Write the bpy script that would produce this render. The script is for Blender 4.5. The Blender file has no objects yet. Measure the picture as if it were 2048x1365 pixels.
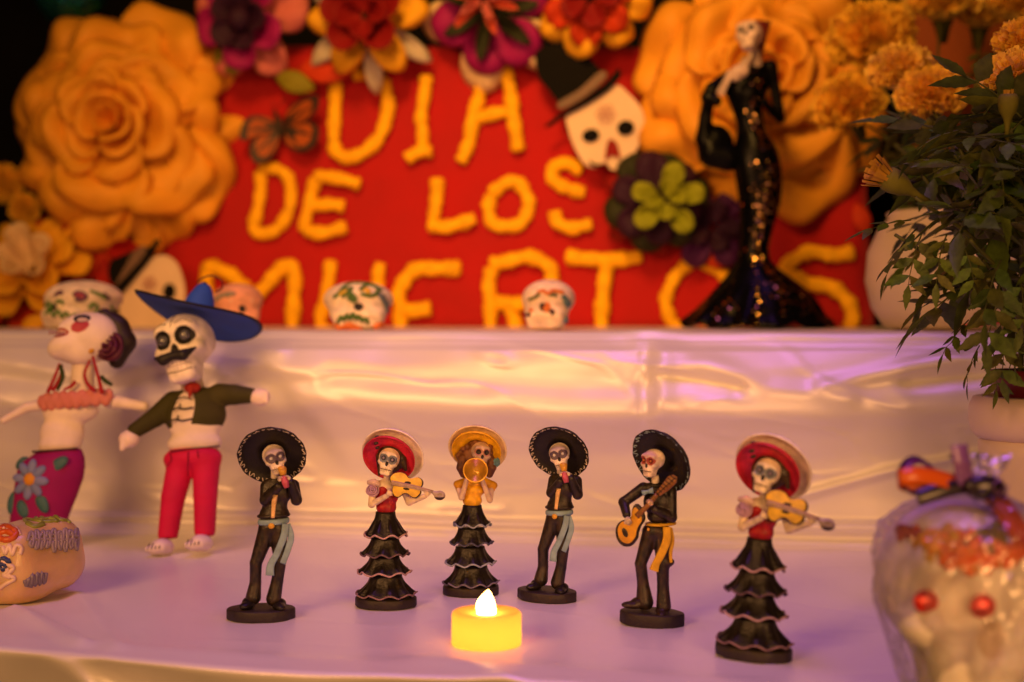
import bpy, math, random
import numpy as np
from mathutils import Vector, Matrix, Euler

# ------------------------------------------------------------------ camera, world, lamps, exposure
S = 0.01                                    # everything below is written in centimetres
scene = bpy.context.scene
COL = scene.collection
EYE, PITCH, FPX = 17.3, math.radians(1.06), 2844.4
cam_data = bpy.data.cameras.new('camera')
cam_data.lens, cam_data.sensor_width = 50.0, 36.0
cam_data.clip_start, cam_data.clip_end = 0.02, 60.0
cam_data.dof.use_dof = True
cam_data.dof.focus_distance = 0.845
cam_data.dof.aperture_fstop = 4.6
cam = bpy.data.objects.new('camera', cam_data)
COL.objects.link(cam)
cam.location = (0, 0, EYE * S)
cam.rotation_euler = (math.pi / 2 - PITCH, 0, 0)
scene.camera = cam

world = bpy.data.worlds.new('World')
scene.world = world
world.use_nodes = True
wbg = world.node_tree.nodes['Background']
wbg.inputs['Color'].default_value = (1.0, 0.45, 0.25, 1)
wbg.inputs['Strength'].default_value = 0.003

def area_lamp(name, loc, aim, size, power, color, size_y=None):
    d = bpy.data.lights.new(name, 'AREA')
    d.energy, d.color, d.size = power, color, size * S
    if size_y:
        d.shape, d.size_y = 'RECTANGLE', size_y * S
    o = bpy.data.objects.new(name, d)
    COL.objects.link(o)
    o.location = Vector(loc) * S
    o.rotation_euler = (Vector(aim) - Vector(loc)).to_track_quat('-Z', 'Y').to_euler()
    return o

bl = area_lamp('backdrop_fill', (-20, 15, 120), (2, 152, 42), 30, 1.7, (1.0, 0.50, 0.11))  # added fill, only there to brighten the banner and roses
bl.data.spread = math.radians(48)
# warm stage lamp high on the left in front of the altar, a weaker warm one on the right, violet lamp overhead
kl = area_lamp('warm_lamp', (-62, -5, 56), (-2, 118, 18), 40, 1.85, (1.0, 0.455, 0.15))
fl_ = area_lamp('warm_low_lamp', (34, -14, 24), (0, 100, 12), 36, 0.74, (1.0, 0.46, 0.15))
kl.data.spread = math.radians(70)
fl_.data.spread = math.radians(56)
vl = area_lamp('violet_lamp', (8, 66, 170), (4, 76, 0), 60, 0.84, (0.60, 0.18, 1.0))
vl.data.spread = math.radians(46)

scene.view_settings.view_transform = 'Standard'
scene.view_settings.look = 'None'
scene.view_settings.exposure = 0.0
scene.view_settings.gamma = 1.0
scene.render.engine = 'CYCLES'
scene.cycles.use_denoising = True
scene.cycles.max_bounces = 8
scene.cycles.transparent_max_bounces = 24
scene.cycles.sample_clamp_indirect = 6.0

# ------------------------------------------------------------------ placing
def ray(px, py):
    u, v = (px - 1024) / FPX, -(py - 682.5) / FPX
    c, s = math.cos(PITCH), math.sin(PITCH)
    return Vector((u, c + v * s, -s + v * c))
def at(px, py, Y):                          # the point Y cm in front of the camera seen at a photo pixel
    d = ray(px, py)
    p = d * (Y / d.y)
    return Vector((p.x, p.y, p.z + EYE))
SLOPE = 0.16                                # the altar stands a little turned: its right end is nearer
ALT = math.atan(SLOPE)
def on(px, py, Y0):                         # the same on an upright plane parallel to the altar
    d = ray(px, py)
    return at(px, py, Y0 / (1 + SLOPE * d.x / d.y))
def ground(px, py, z=0.0):
    d = ray(px, py)
    t = (z - EYE) / d.z
    return Vector((d.x * t, d.y * t, z))

# ------------------------------------------------------------------ materials
MATS = {}
def M(name, col=(.8, .8, .8), rough=.5, vc=False, var=.12, vscale=120, bump=.0, bscale=300, spec=.5, metal=0.0,
      emit=None, emit_s=0.0, trans=0.0, sss=0.0, sssr=(.01, .004, .002), coat=0.0, sheen=0.0, aniso=0.0, rvar=.08, translucent=0.0):
    if name in MATS:
        return MATS[name]
    m = bpy.data.materials.new(name)
    m.use_nodes = True
    nt = m.node_tree; N = nt.nodes; L = nt.links
    b = N['Principled BSDF']
    tc = N.new('ShaderNodeTexCoord')
    nz = N.new('ShaderNodeTexNoise'); nz.inputs['Scale'].default_value = vscale; nz.inputs['Detail'].default_value = 5
    L.new(tc.outputs['Object'], nz.inputs['Vector'])
    if vc:
        src = N.new('ShaderNodeVertexColor'); src.layer_name = 'Col'
    else:
        src = N.new('ShaderNodeRGB'); src.outputs[0].default_value = (*col, 1)
    mr = N.new('ShaderNodeMapRange'); mr.inputs['From Min'].default_value = .3; mr.inputs['From Max'].default_value = .7
    mr.inputs['To Min'].default_value = 1 - var; mr.inputs['To Max'].default_value = 1 + var
    L.new(nz.outputs['Fac'], mr.inputs['Value'])
    mx = N.new('ShaderNodeVectorMath'); mx.operation = 'SCALE'
    L.new(src.outputs[0], mx.inputs[0]); L.new(mr.outputs['Result'], mx.inputs['Scale'])
    L.new(mx.outputs['Vector'], b.inputs['Base Color'])
    rr = N.new('ShaderNodeMapRange'); rr.inputs['To Min'].default_value = max(.02, rough - rvar); rr.inputs['To Max'].default_value = min(1, rough + rvar)
    L.new(nz.outputs['Fac'], rr.inputs['Value']); L.new(rr.outputs['Result'], b.inputs['Roughness'])
    b.inputs['Specular IOR Level'].default_value = spec
    b.inputs['Metallic'].default_value = metal
    b.inputs['Transmission Weight'].default_value = trans
    b.inputs['Coat Weight'].default_value = coat
    b.inputs['Sheen Weight'].default_value = sheen
    b.inputs['Anisotropic'].default_value = aniso
    if sss:
        b.inputs['Subsurface Weight'].default_value = sss
        b.inputs['Subsurface Radius'].default_value = sssr
        b.inputs['Subsurface Scale'].default_value = 1.0
    if emit:
        b.inputs['Emission Color'].default_value = (*emit, 1)
        b.inputs['Emission Strength'].default_value = emit_s
    if bump:
        n2 = N.new('ShaderNodeTexNoise'); n2.inputs['Scale'].default_value = bscale; n2.inputs['Detail'].default_value = 6
        L.new(tc.outputs['Object'], n2.inputs['Vector'])
        bp = N.new('ShaderNodeBump'); bp.inputs['Strength'].default_value = bump; bp.inputs['Distance'].default_value = .001
        L.new(n2.outputs['Fac'], bp.inputs['Height']); L.new(bp.outputs['Normal'], b.inputs['Normal'])
    if translucent:
        tl = N.new('ShaderNodeBsdfTranslucent'); ms = N.new('ShaderNodeMixShader'); ms.inputs[0].default_value = translucent
        L.new(mx.outputs['Vector'], tl.inputs['Color'])
        L.new(b.outputs[0], ms.inputs[1]); L.new(tl.outputs[0], ms.inputs[2])
        L.new(ms.outputs[0], N['Material Output'].inputs['Surface'])
    MATS[name] = m
    return m

# ------------------------------------------------------------------ objects
def tag(o, label=None, cat=None, group=None, kind=None):
    if label: o['label'] = label
    if cat: o['category'] = cat
    if group: o['group'] = group
    if kind: o['kind'] = kind
    return o
def thing(name, label, cat, loc=(0, 0, 0), rot=(0, 0, 0), group=None, scale=1.0):
    o = bpy.data.objects.new(name, None)
    o.empty_display_size = .01
    COL.objects.link(o)
    o.location = Vector(loc) * S
    o.rotation_euler = rot
    o.scale = (scale,) * 3
    return tag(o, label, cat, group)
def new_mesh(name, V, F, mat, C=None, smooth=True):
    V = np.asarray(V, dtype=np.float64)
    me = bpy.data.meshes.new(name)
    me.from_pydata((V * S).tolist(), [], F if isinstance(F, list) else F.tolist())
    me.materials.append(mat)
    if C is not None:
        C = np.asarray(C, dtype=np.float32)
        a = me.color_attributes.new('Col', 'FLOAT_COLOR', 'POINT')
        a.data.foreach_set('color', np.hstack([C[:, :3], np.ones((len(C), 1), np.float32)]).ravel())
    me.polygons.foreach_set('use_smooth', [smooth] * len(me.polygons))
    me.update()
    return me
def link(name, me, parent=None, loc=(0, 0, 0), rot=(0, 0, 0), scale=None):
    o = bpy.data.objects.new(name, me)
    COL.objects.link(o)
    o.parent = parent
    o.location = Vector(loc) * S
    o.rotation_euler = rot
    if scale is not None:
        o.scale = scale if hasattr(scale, '__len__') else (scale,) * 3
    return o
def dup(root, loc, rot, label, scale=1.0):
    r = root.copy(); COL.objects.link(r)
    r.location = Vector(loc) * S; r.rotation_euler = rot; r.scale = (scale,) * 3; r['label'] = label
    for ch in list(root.children):
        c = ch.copy(); COL.objects.link(c); c.parent = r
        for g in list(ch.children):
            d = g.copy(); COL.objects.link(d); d.parent = c
    return r

def frame_from(w, hint=(0, 0, 1)):
    w = Vector(w).normalized()
    h = Vector(hint)
    if abs(w.dot(h.normalized())) > .98:
        h = Vector((1, 0, 0))
    u = h.cross(w).normalized()
    return u, w.cross(u).normalized(), w
def catmull(P, n=8, closed=False):
    P = [np.array(p, float) for p in P]
    if len(P) < 3 and not closed:
        return [P[0] + (P[-1] - P[0]) * i / n for i in range(n + 1)]
    out = []
    m = len(P)
    for i in range(m if closed else m - 1):
        if closed:
            a, b, c, d = P[i - 1], P[i], P[(i + 1) % m], P[(i + 2) % m]
        else:
            a = P[i - 1] if i else 2 * P[0] - P[1]
            b, c = P[i], P[i + 1]
            d = P[i + 2] if i + 2 < m else 2 * P[-1] - P[-2]
        for k in range(n):
            t = k / n
            out.append(.5 * ((2 * b) + (c - a) * t + (2 * a - 5 * b + 4 * c - d) * t * t + (3 * b - a - 3 * c + d) * t ** 3))
    if not closed:
        out.append(P[-1])
    return out

class B:                                     # collects shapes into one mesh
    def __init__(self):
        self.v, self.f, self.c = [], [], []
    def add(self, V, F, col=None):
        o = len(self.v)
        self.v.extend([tuple(p) for p in V])
        self.f.extend([tuple(i + o for i in q) for q in F])
        if col is None: col = (.8, .8, .8)
        if len(np.shape(col)) == 1:
            self.c.extend([tuple(col)] * len(V))
        else:
            self.c.extend([tuple(q) for q in col])
        return self
    def tube(self, P, r, n=10, col=None, flat=1.0, hint=(0, 1, 0), closed=False, smooth=0, jitter=0.0, rng=None):
        if smooth:
            rr = r
            P2 = catmull(P, smooth, closed)
            if hasattr(r, '__len__'):
                xs = np.linspace(0, 1, len(r)); r = np.interp(np.linspace(0, 1, len(P2)), xs, rr)
            P = P2
        P = [np.array(p, float) for p in P]
        m = len(P)
        R = list(r) if hasattr(r, '__len__') else [r] * m
        V, F = [], []
        h = np.array(hint, float)
        for i in range(m):
            if closed: t = P[(i + 1) % m] - P[i - 1]
            else: t = P[min(i + 1, m - 1)] - P[max(i - 1, 0)]
            t = t / (np.linalg.norm(t) + 1e-9)
            a = h - t * h.dot(t)
            if np.linalg.norm(a) < .05: a = np.cross(t, [1, .2, .1])
            a /= np.linalg.norm(a)
            b = np.cross(t, a)
            for k in range(n):
                q = 2 * math.pi * k / n
                j = 1 + (rng.uniform(-jitter, jitter) if rng else 0)
                V.append(P[i] + (a * math.cos(q) * flat + b * math.sin(q)) * R[i] * j)
        for i in range(m if closed else m - 1):
            i2 = (i + 1) % m
            for k in range(n):
                k2 = (k + 1) % n
                F.append((i * n + k, i * n + k2, i2 * n + k2, i2 * n + k))
        if not closed:
            V.append(P[0]); V.append(P[-1])
            a, b = len(V) - 2, len(V) - 1
            for k in range(n):
                k2 = (k + 1) % n
                F.append((a, k2, k)); F.append((b, (m - 1) * n + k, (m - 1) * n + k2))
        return self.add(V, F, col)
    def lathe(self, prof, n=32, col=None, mat=None, rf=None, cols=None):
        V, F, C = [], [], []
        for j, (r, z) in enumerate(prof):
            for k in range(n):
                q = 2 * math.pi * k / n
                rr, zz = (rf(q, r, z, j) if rf else (r, z))
                V.append((rr * math.cos(q), rr * math.sin(q), zz))
                C.append(cols[j] if cols else (col or (.8, .8, .8)))
        for j in range(len(prof) - 1):
            for k in range(n):
                k2 = (k + 1) % n
                F.append((j * n + k, j * n + k2, (j + 1) * n + k2, (j + 1) * n + k))
        F.append(tuple(range(n))[::-1]); F.append(tuple((len(prof) - 1) * n + k for k in range(n)))
        if mat is not None: V = [mat @ Vector(p) for p in V]
        return self.add(V, F, C)
    def ell(self, c, r, rot=None, n=16, col=None):
        V, F = [], []
        mt = rot or Matrix.Identity(3)
        m = max(6, n // 2)
        for j in range(m + 1):
            ph = math.pi * j / m
            for k in range(n):
                q = 2 * math.pi * k / n
                p = mt @ Vector((r[0] * math.sin(ph) * math.cos(q), r[1] * math.sin(ph) * math.sin(q), r[2] * math.cos(ph)))
                V.append(p + Vector(c))
        for j in range(m):
            for k in range(n):
                k2 = (k + 1) % n
                if j == 0: F.append((k, n + k, n + k2))
                elif j == m - 1: F.append((j * n + k, m * n + k, j * n + k2))
                else: F.append((j * n + k, (j + 1) * n + k, (j + 1) * n + k2, j * n + k2))
        return self.add(V, F, col)
    def box(self, c, h, rot=None, col=None):
        mt = rot or Matrix.Identity(3)
        V = [mt @ Vector((sx * h[0], sy * h[1], sz * h[2])) + Vector(c) for sx in (-1, 1) for sy in (-1, 1) for sz in (-1, 1)]
        F = [(0, 1, 3, 2), (4, 6, 7, 5), (0, 4, 5, 1), (2, 3, 7, 6), (0, 2, 6, 4), (1, 5, 7, 3)]
        return self.add(V, F, col)
    def prism(self, pts3, normal, th, col=None, bev=0.0):     # polygon given by 3-D points, thickened along -normal
        n = Vector(normal).normalized()
        P = [Vector(p) for p in pts3]
        c = sum(P, Vector()) / len(P)
        m = len(P)
        rings = [[p + (c - p).normalized() * bev for p in P], [p - n * bev for p in P], [p - n * th for p in P]] if bev else [P, [p - n * th for p in P]]
        V = [q for rg in rings for q in rg]
        F = [tuple(range(m)), tuple(range((len(rings) - 1) * m, len(rings) * m))[::-1]]
        for j in range(len(rings) - 1):
            for k in range(m):
                k2 = (k + 1) % m
                F.append((j * m + k, (j + 1) * m + k, (j + 1) * m + k2, j * m + k2))
        return self.add(V, F, col)
    def sheet(self, G, th=.05, col=None, C=None):             # G[i][j] grid of points, thickened
        G = np.asarray(G, float)
        a, b = G.shape[:2]
        du = np.gradient(G, axis=0); dv = np.gradient(G, axis=1)
        n = np.cross(du, dv); n /= (np.linalg.norm(n, axis=2, keepdims=True) + 1e-9)
        T, U = G + n * th / 2, G - n * th / 2
        V = np.vstack([T.reshape(-1, 3), U.reshape(-1, 3)])
        o = a * b
        F = []
        for i in range(a - 1):
            for j in range(b - 1):
                p = i * b + j
                F.append((p, p + b, p + b + 1, p + 1)); F.append((o + p, o + p + 1, o + p + b + 1, o + p + b))
        for i in range(a - 1):
            for j, s in ((0, 1), (b - 1, -1)):
                p, q = i * b + j, (i + 1) * b + j
                F.append((p, o + p, o + q, q) if s == 1 else (p, q, o + q, o + p))
        for j in range(b - 1):
            for i, s in ((0, -1), (a - 1, 1)):
                p, q = i * b + j, i * b + j + 1
                F.append((p, o + p, o + q, q) if s == 1 else (p, q, o + q, o + p))
        if C is not None:
            C = np.asarray(C).reshape(-1, 3); C = np.vstack([C, C])
        return self.add(V, F, C if C is not None else col)
    def loft(self, secs, n=32, col=None, rf=None, cols=None):  # secs: (cx, cy, cz, rx, ry)
        V, F, C = [], [], []
        for j, (cx, cy, cz, rx, ry) in enumerate(secs):
            for k in range(n):
                q = 2 * math.pi * k / n
                s, dz = rf(q, j) if rf else (1, 0)
                V.append((cx + rx * s * math.cos(q), cy + ry * s * math.sin(q), cz + dz))
                C.append(cols[j] if cols else (col or (.8, .8, .8)))
        for j in range(len(secs) - 1):
            for k in range(n):
                k2 = (k + 1) % n
                F.append((j * n + k, j * n + k2, (j + 1) * n + k2, (j + 1) * n + k))
        F.append(tuple(range(n))[::-1]); F.append(tuple((len(secs) - 1) * n + k for k in range(n)))
        return self.add(V, F, C)
    def mesh(self, name, mat, smooth=True, auto=None):
        me = new_mesh(name, np.array(self.v), self.f, mat, np.array(self.c), smooth)
        return me
    def obj(self, name, mat, parent=None, smooth=True, loc=(0, 0, 0), rot=(0, 0, 0)):
        return link(name, self.mesh(name, mat, smooth), parent, loc, rot)

def paint(m):                                # painted surface whose pigment comes from the mesh
    return m

# ------------------------------------------------------------------ sculpting with distance fields
def rotm(rx=0, ry=0, rz=0):
    return np.array(Euler((math.radians(rx), math.radians(ry), math.radians(rz))).to_matrix())
def rotm_m(*a): return Matrix(rotm(*a).tolist())
def s_ell(c, r, R=None):
    c, r = np.array(c, float), np.array(r, float)
    def f(P):
        q = P - c
        if R is not None: q = q @ R
        k0 = np.linalg.norm(q / r, axis=1); k1 = np.linalg.norm(q / (r * r), axis=1) + 1e-9
        return k0 * (k0 - 1) / k1
    return f
def s_cap(a, b, ra, rb=None):
    a, b = np.array(a, float), np.array(b, float)
    rb = ra if rb is None else rb
    ab = b - a; L2 = ab.dot(ab) + 1e-9
    def f(P):
        t = np.clip(((P - a) @ ab) / L2, 0, 1)
        return np.linalg.norm(P - a - t[:, None] * ab, axis=1) - (ra + (rb - ra) * t)
    return f
def s_chain(pts, rs, k=.0):
    return s_u(*[s_cap(pts[i], pts[i + 1], rs[i], rs[i + 1]) for i in range(len(pts) - 1)], k=k)
def s_box(c, h, R=None, rd=.05):
    c, h = np.array(c, float), np.array(h, float) - rd
    def f(P):
        q = P - c
        if R is not None: q = q @ R
        q = np.abs(q) - h
        return np.linalg.norm(np.maximum(q, 0), axis=1) + np.minimum(q.max(axis=1), 0) - rd
    return f
def s_u(*fs, k=.1):
    def f(P):
        d = fs[0](P)
        for g in fs[1:]:
            e = g(P)
            if k > 0:
                h = np.clip(.5 + .5 * (e - d) / k, 0, 1)
                d = e * (1 - h) + d * h - k * h * (1 - h)
            else: d = np.minimum(d, e)
        return d
    return f
def s_sub(a, *bs, k=.05):
    def f(P):
        d = a(P)
        for b in bs:
            e = -b(P)
            h = np.clip(.5 - .5 * (d - e) / k, 0, 1) if k > 0 else (e > d).astype(float)
            d = d * (1 - h) + e * h + k * h * (1 - h)
        return d
    return f
def s_xf(f, c, R, s=1.0):                    # canonical field placed at c, turned by R, scaled
    c = np.array(c, float)
    return lambda P: f(((P - c) @ R) / s) * s
def sculpt(f, lo, hi, res):                  # surface nets
    lo, hi = np.array(lo, float), np.array(hi, float)
    step = (hi - lo).max() / res
    n = np.ceil((hi - lo) / step).astype(int) + 1
    xs = [lo[i] + step * np.arange(n[i]) for i in range(3)]
    X = np.stack(np.meshgrid(*xs, indexing='ij'), -1).reshape(-1, 3)
    D = f(X).reshape(n)
    ins = D < 0
    c = n - 1
    cnt = np.zeros(c, int); acc = np.zeros((*c, 3))
    cor = [(i, j, k) for i in (0, 1) for j in (0, 1) for k in (0, 1)]
    def sl(o): return tuple(slice(o[i], o[i] + c[i]) for i in range(3))
    for a in cor:
        for ax in range(3):
            if a[ax]: continue
            b = list(a); b[ax] = 1
            da, db = D[sl(a)], D[sl(b)]
            m = (da < 0) != (db < 0)
            t = np.where(m, da / np.where(m, da - db, 1), 0)
            p = np.zeros((*c, 3)); p[...] = a; p[..., ax] = t
            acc += np.where(m[..., None], p, 0); cnt += m
    act = cnt > 0
    idx = -np.ones(c, int); idx[act] = np.arange(act.sum())
    I = np.argwhere(act)
    V = lo + step * (I + acc[act] / cnt[act][:, None])
    Fs = []
    for ax in range(3):
        b, d = (ax + 1) % 3, (ax + 2) % 3
        s0 = [slice(1, c[i]) for i in range(3)]; s0[ax] = slice(0, c[ax])
        e0 = ins[tuple(s0[i] if i != ax else slice(0, c[ax]) for i in range(3))]
        e1 = ins[tuple(s0[i] if i != ax else slice(1, c[ax] + 1) for i in range(3))]
        W = np.argwhere(e0 != e1)
        if not len(W): continue
        fl = e0[tuple(W.T)]
        W = W + np.array([0 if i == ax else 1 for i in range(3)])
        def g(db_, dd):
            q = W.copy(); q[:, b] -= db_; q[:, d] -= dd
            return idx[tuple(q.T)]
        Q = np.stack([g(1, 1), g(0, 1), g(0, 0), g(1, 0)], 1)
        Q[~fl] = Q[~fl][:, ::-1]
        Fs.append(Q)
    F = np.vstack(Fs)
    F = F[(F >= 0).all(axis=1)]
    return V, F
def sculpted(name, f, lo, hi, res, mat, parent, colf=None, **kw):
    V, F = sculpt(f, lo, hi, res)
    C = colf(V) if colf is not None else None
    return link(name, new_mesh(name, V, F, mat, C), parent, **kw)

def vnoise(x, y, seed=0):                   # smooth value noise
    xi, yi = np.floor(x).astype(int), np.floor(y).astype(int)
    fx, fy = x - xi, y - yi
    fx, fy = fx * fx * (3 - 2 * fx), fy * fy * (3 - 2 * fy)
    def h(a, b):
        q = np.sin(a * 127.1 + b * 311.7 + seed * 74.7) * 43758.5453
        return q - np.floor(q)
    return (h(xi, yi) * (1 - fx) + h(xi + 1, yi) * fx) * (1 - fy) + (h(xi, yi + 1) * (1 - fx) + h(xi + 1, yi + 1) * fx) * fy - .5

# a skull: facing -y, one unit tall
def skull_field(sock=.115, jaw=1.0, ball=0.0, nose=1.0):
    head = s_u(s_ell((0, .06, .12), (.375, .43, .36)), s_ell((0, -.13, -.16), (.235, .24, .25)),
               s_box((0, -.15, -.31 * jaw), (.19, .19, .17), rd=.09),
               s_ell((.235, -.2, -.05), (.11, .13, .085)), s_ell((-.235, -.2, -.05), (.11, .13, .085)),
               s_cap((-.2, -.25, .24), (.2, -.25, .24), .085), k=.11)
    f = s_sub(head, s_ell((.155, -.4, EZ), (sock, .13, sock * 1.05)), s_ell((-.155, -.4, EZ), (sock, .13, sock * 1.05)), k=.05)
    f = s_sub(f, s_ell((0, -.42, -.06), (.045 * nose, .1, .075 * nose)), k=.03)
    f = s_sub(f, s_ell((.4, -.12, -.25), (.13, .16, .1)), s_ell((-.4, -.12, -.25), (.13, .16, .1)), k=.08)
    if ball:
        f = s_u(f, s_ell((.155, -.29, EZ), (ball,) * 3), s_ell((-.155, -.29, EZ), (ball,) * 3), k=.01)
    return f
EZ = .11
def skull_paint(q, bone=(.72, .66, .56), eye=(.05, .05, .06), ring=None, iris=None, teeth=(.12, .08, .05), rr=.13, rw=.05, brow=None):
    mot = (1 + .45 * vnoise(q[:, 0] * 9 + q[:, 1] * 5, q[:, 2] * 9 + 3, 5) + .25 * vnoise(q[:, 0] * 21, q[:, 2] * 21 + q[:, 1] * 9, 6))[:, None]
    C = np.array(bone)[None] * mot
    front = q[:, 1] < -.1
    de = np.minimum(np.hypot(q[:, 0] - .155, q[:, 2] - EZ), np.hypot(q[:, 0] + .155, q[:, 2] - EZ))
    if brow is not None:
        w_ = np.clip((q[:, 2] - EZ + .02) / .12, 0, 1)[:, None] * np.clip(mot - .55, 0, 1) * front[:, None]
        C = C * (1 - w_) + np.array(brow)[None] * w_
    if ring is not None:
        C[front & (de < rr + rw)] = ring
    C[front & (de < rr)] = eye
    if iris is not None: C[front & (de < rr * .5)] = iris
    C[front & (np.hypot(q[:, 0] / .055, (q[:, 2] + .06) / .085) < 1)] = (.02, .015, .015)
    mz = q[:, 2] + .265
    C[front & (np.abs(mz) < .016) & (np.abs(q[:, 0]) < .19)] = teeth
    C[front & (np.abs(mz) < .08) & (np.abs(q[:, 0]) < .17) & (np.abs((q[:, 0] / .058) % 1 - .5) > .37)] = np.array(teeth) * .6 + np.array(bone) * .35
    return C
def skull(name, parent, c, size, R, mat, res=56, field=None, **pk):
    f0 = field or skull_field()
    V, F = sculpt(f0, (-.5, -.5, -.56), (.5, .56, .56), res)
    C = skull_paint(V, **pk)
    W = (V * size) @ np.asarray(R).T + np.array(c)
    return link(name, new_mesh(name, W, F, mat, C), parent)
# ------------------------------------------------------------------ the setting: altar steps, satin, dark wall
SHELF = 16.0                                # height of the upper step
OX, OY = math.cos(ALT), math.sin(ALT)
def alt_pt(x, y, z):                        # altar frame: x along it, y into depth, from the foot of the riser
    return (x * OX + y * OY, 109 - x * OY + y * OX, z)
def step(name, x0, x1, y0, y1, z0, z1):
    b = B()
    V = [alt_pt(x, y, z) for x in (x0, x1) for y in (y0, y1) for z in (z0, z1)]
    b.add(V, [(0, 1, 3, 2), (4, 6, 7, 5), (0, 4, 5, 1), (2, 3, 7, 6), (0, 2, 6, 4), (1, 5, 7, 3)])
    o = b.obj(name, M('bare_board', (.25, .18, .12), .8), smooth=False)
    return tag(o, kind='structure')
step('altar_step', -95, 95, 2.2, 52, -40, SHELF - .5)
step('altar_table', -95, 95, -30, 2.1, -40, -.6)

rs = np.random.RandomState(7)
def ridge(x, z, pts, w, h, soft_end=1.5):
    d = np.full(x.shape, 1e9)
    for (x0, z0), (x1, z1) in zip(pts[:-1], pts[1:]):
        vx, vz = x1 - x0, z1 - z0
        t = np.clip(((x - x0) * vx + (z - z0) * vz) / (vx * vx + vz * vz), 0, 1)
        d = np.minimum(d, np.hypot(x - x0 - t * vx, z - z0 - t * vz))
    return h * np.exp(-(d / w) ** 2)
def side(x, z, p0, p1):                     # signed distance to a line
    vx, vz = p1[0] - p0[0], p1[1] - p0[1]
    L = math.hypot(vx, vz)
    return ((x - p0[0]) * vz - (z - p0[1]) * vx) / L
def riser_xy(px, py):                       # photo pixel -> altar x, z on the riser
    p = on(px, py, 107.5)
    return (p.x / OX, p.z)

satin = M('white_satin', (.77, .73, .73), .37, var=.03, vscale=8, bump=.12, bscale=1400, spec=.6, metal=.16, sheen=.15, rvar=.05)

def grid_faces(a, b):
    i, j = np.meshgrid(np.arange(a - 1), np.arange(b - 1), indexing='ij')
    p = (i * b + j).ravel()
    return np.stack([p, p + 1, p + b + 1, p + b], 1)

# upper cloth: shelf top, rounded lip, riser with its creases, a fold lying at the foot
nx, ns = 420, 230
xl = np.linspace(-92, 92, nx)
s_top = np.linspace(50, .7, 44)
arc = np.linspace(0, math.pi / 2, 14)
z_dr = np.linspace(SHELF - .7, .55, 150)
foot = np.linspace(0, 1, ns - 44 - 14 - 150)
yy = np.concatenate([s_top, .7 - .7 * np.sin(arc), np.zeros(150), -1.3 * foot])
zz = np.concatenate([np.full(44, SHELF), SHELF - .7 + .7 * np.cos(arc), z_dr,   .55 - .95 * foot])
Xg, Yg = np.meshgrid(xl, yy, indexing='ij'); Zg = np.meshgrid(xl, zz, indexing='ij')[1].copy()
on_riser = np.clip((SHELF - .2 - Zg) / 1.2, 0, 1) * (Yg < .5)
R_ = riser_xy
h = np.zeros_like(Xg)
# the band under the lip leans out to a soft bulge, then the cloth falls back
Zw = Zg + 1.5 * vnoise(Xg / 12, Zg / 9, 21) + .5 * vnoise(Xg / 4.5, Zg / 5, 22)
tz = np.linspace(-3, 19, 200)
bz = np.interp(tz, [-3, 0, 1.2, 4, 7, 9, 10.2, 11.3, 12.2, 13.6, 14.8, 16, 19], [.4, .4, .15, .0, .5, 1.35, 1.95, 1.85, 1.45, 1.25, .65, 0, 0])
bz = np.convolve(np.pad(bz, 8, 'edge'), np.hanning(17) / np.hanning(17).sum(), 'valid')
bulge = np.interp(Zw.ravel(), tz, bz).reshape(Zg.shape)
h += 1.45 * bulge * (1 + .8 * vnoise(Xg / 15, Zg * 0 + 3.3, 1))
h += .55 * vnoise(Xg / 11 + Zg / 5, Zg / 2.6 + .3 * np.sin(Xg / 6), 23) * np.clip((Zg - 6) / 4, .25, 1)
# left of the slanting crease the cloth hangs flatter
dl = side(Xg, Zg, R_(505, 668), R_(700, 960))
h -= .8 * (1 / (1 + np.exp(-dl / .35))) * np.clip((Zg - 4) / 5, 0, 1) * np.exp(-np.clip(dl - 4, 0, None) / 9) * (Zg < 15.6)
h += ridge(Xg, Zg, [R_(300, 690), R_(440, 735), R_(560, 700)], .9, .4) + ridge(Xg, Zg, [R_(430, 770), R_(520, 735), R_(640, 745)], .7, .3)
# vertical pinch right of the middle
xp = R_(1300, 700)[0]
h -= .55 * np.exp(-((Xg - xp) / .45) ** 2) * np.clip((Zg - 8.5) / 2, 0, 1)
h += .45 * np.exp(-((Xg - xp - 1.2) / .8) ** 2) * np.clip((Zg - 9) / 2, 0, 1) * np.clip((15.4 - Zg), 0, 1)
h += ridge(Xg, Zg, [R_(1310, 735), R_(1420, 725), R_(1540, 775), R_(1700, 790)], .75, .5)
h += ridge(Xg, Zg, [R_(1290, 690), R_(1370, 700)], .6, .35) - ridge(Xg, Zg, [R_(1330, 745), R_(1480, 775)], .6, .4)
h += ridge(Xg, Zg, [R_(1650, 770), R_(1900, 720), R_(2100, 700)], .6, .5) - ridge(Xg, Zg, [R_(1820, 765), R_(2050, 745)], .55, .5)
h += ridge(Xg, Zg, [R_(-100, 700), R_(200, 760), R_(330, 720)], .8, .4)
# folds low on the right, running towards the wrapped skull
h += ridge(Xg, Zg, [R_(1585, 1003), R_(1690, 972), R_(1790, 945), R_(1990, 905)], .34, .55)
h += ridge(Xg, Zg, [R_(1600, 1056), R_(1780, 1058), R_(2040, 1066)], .3, .6)
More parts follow.
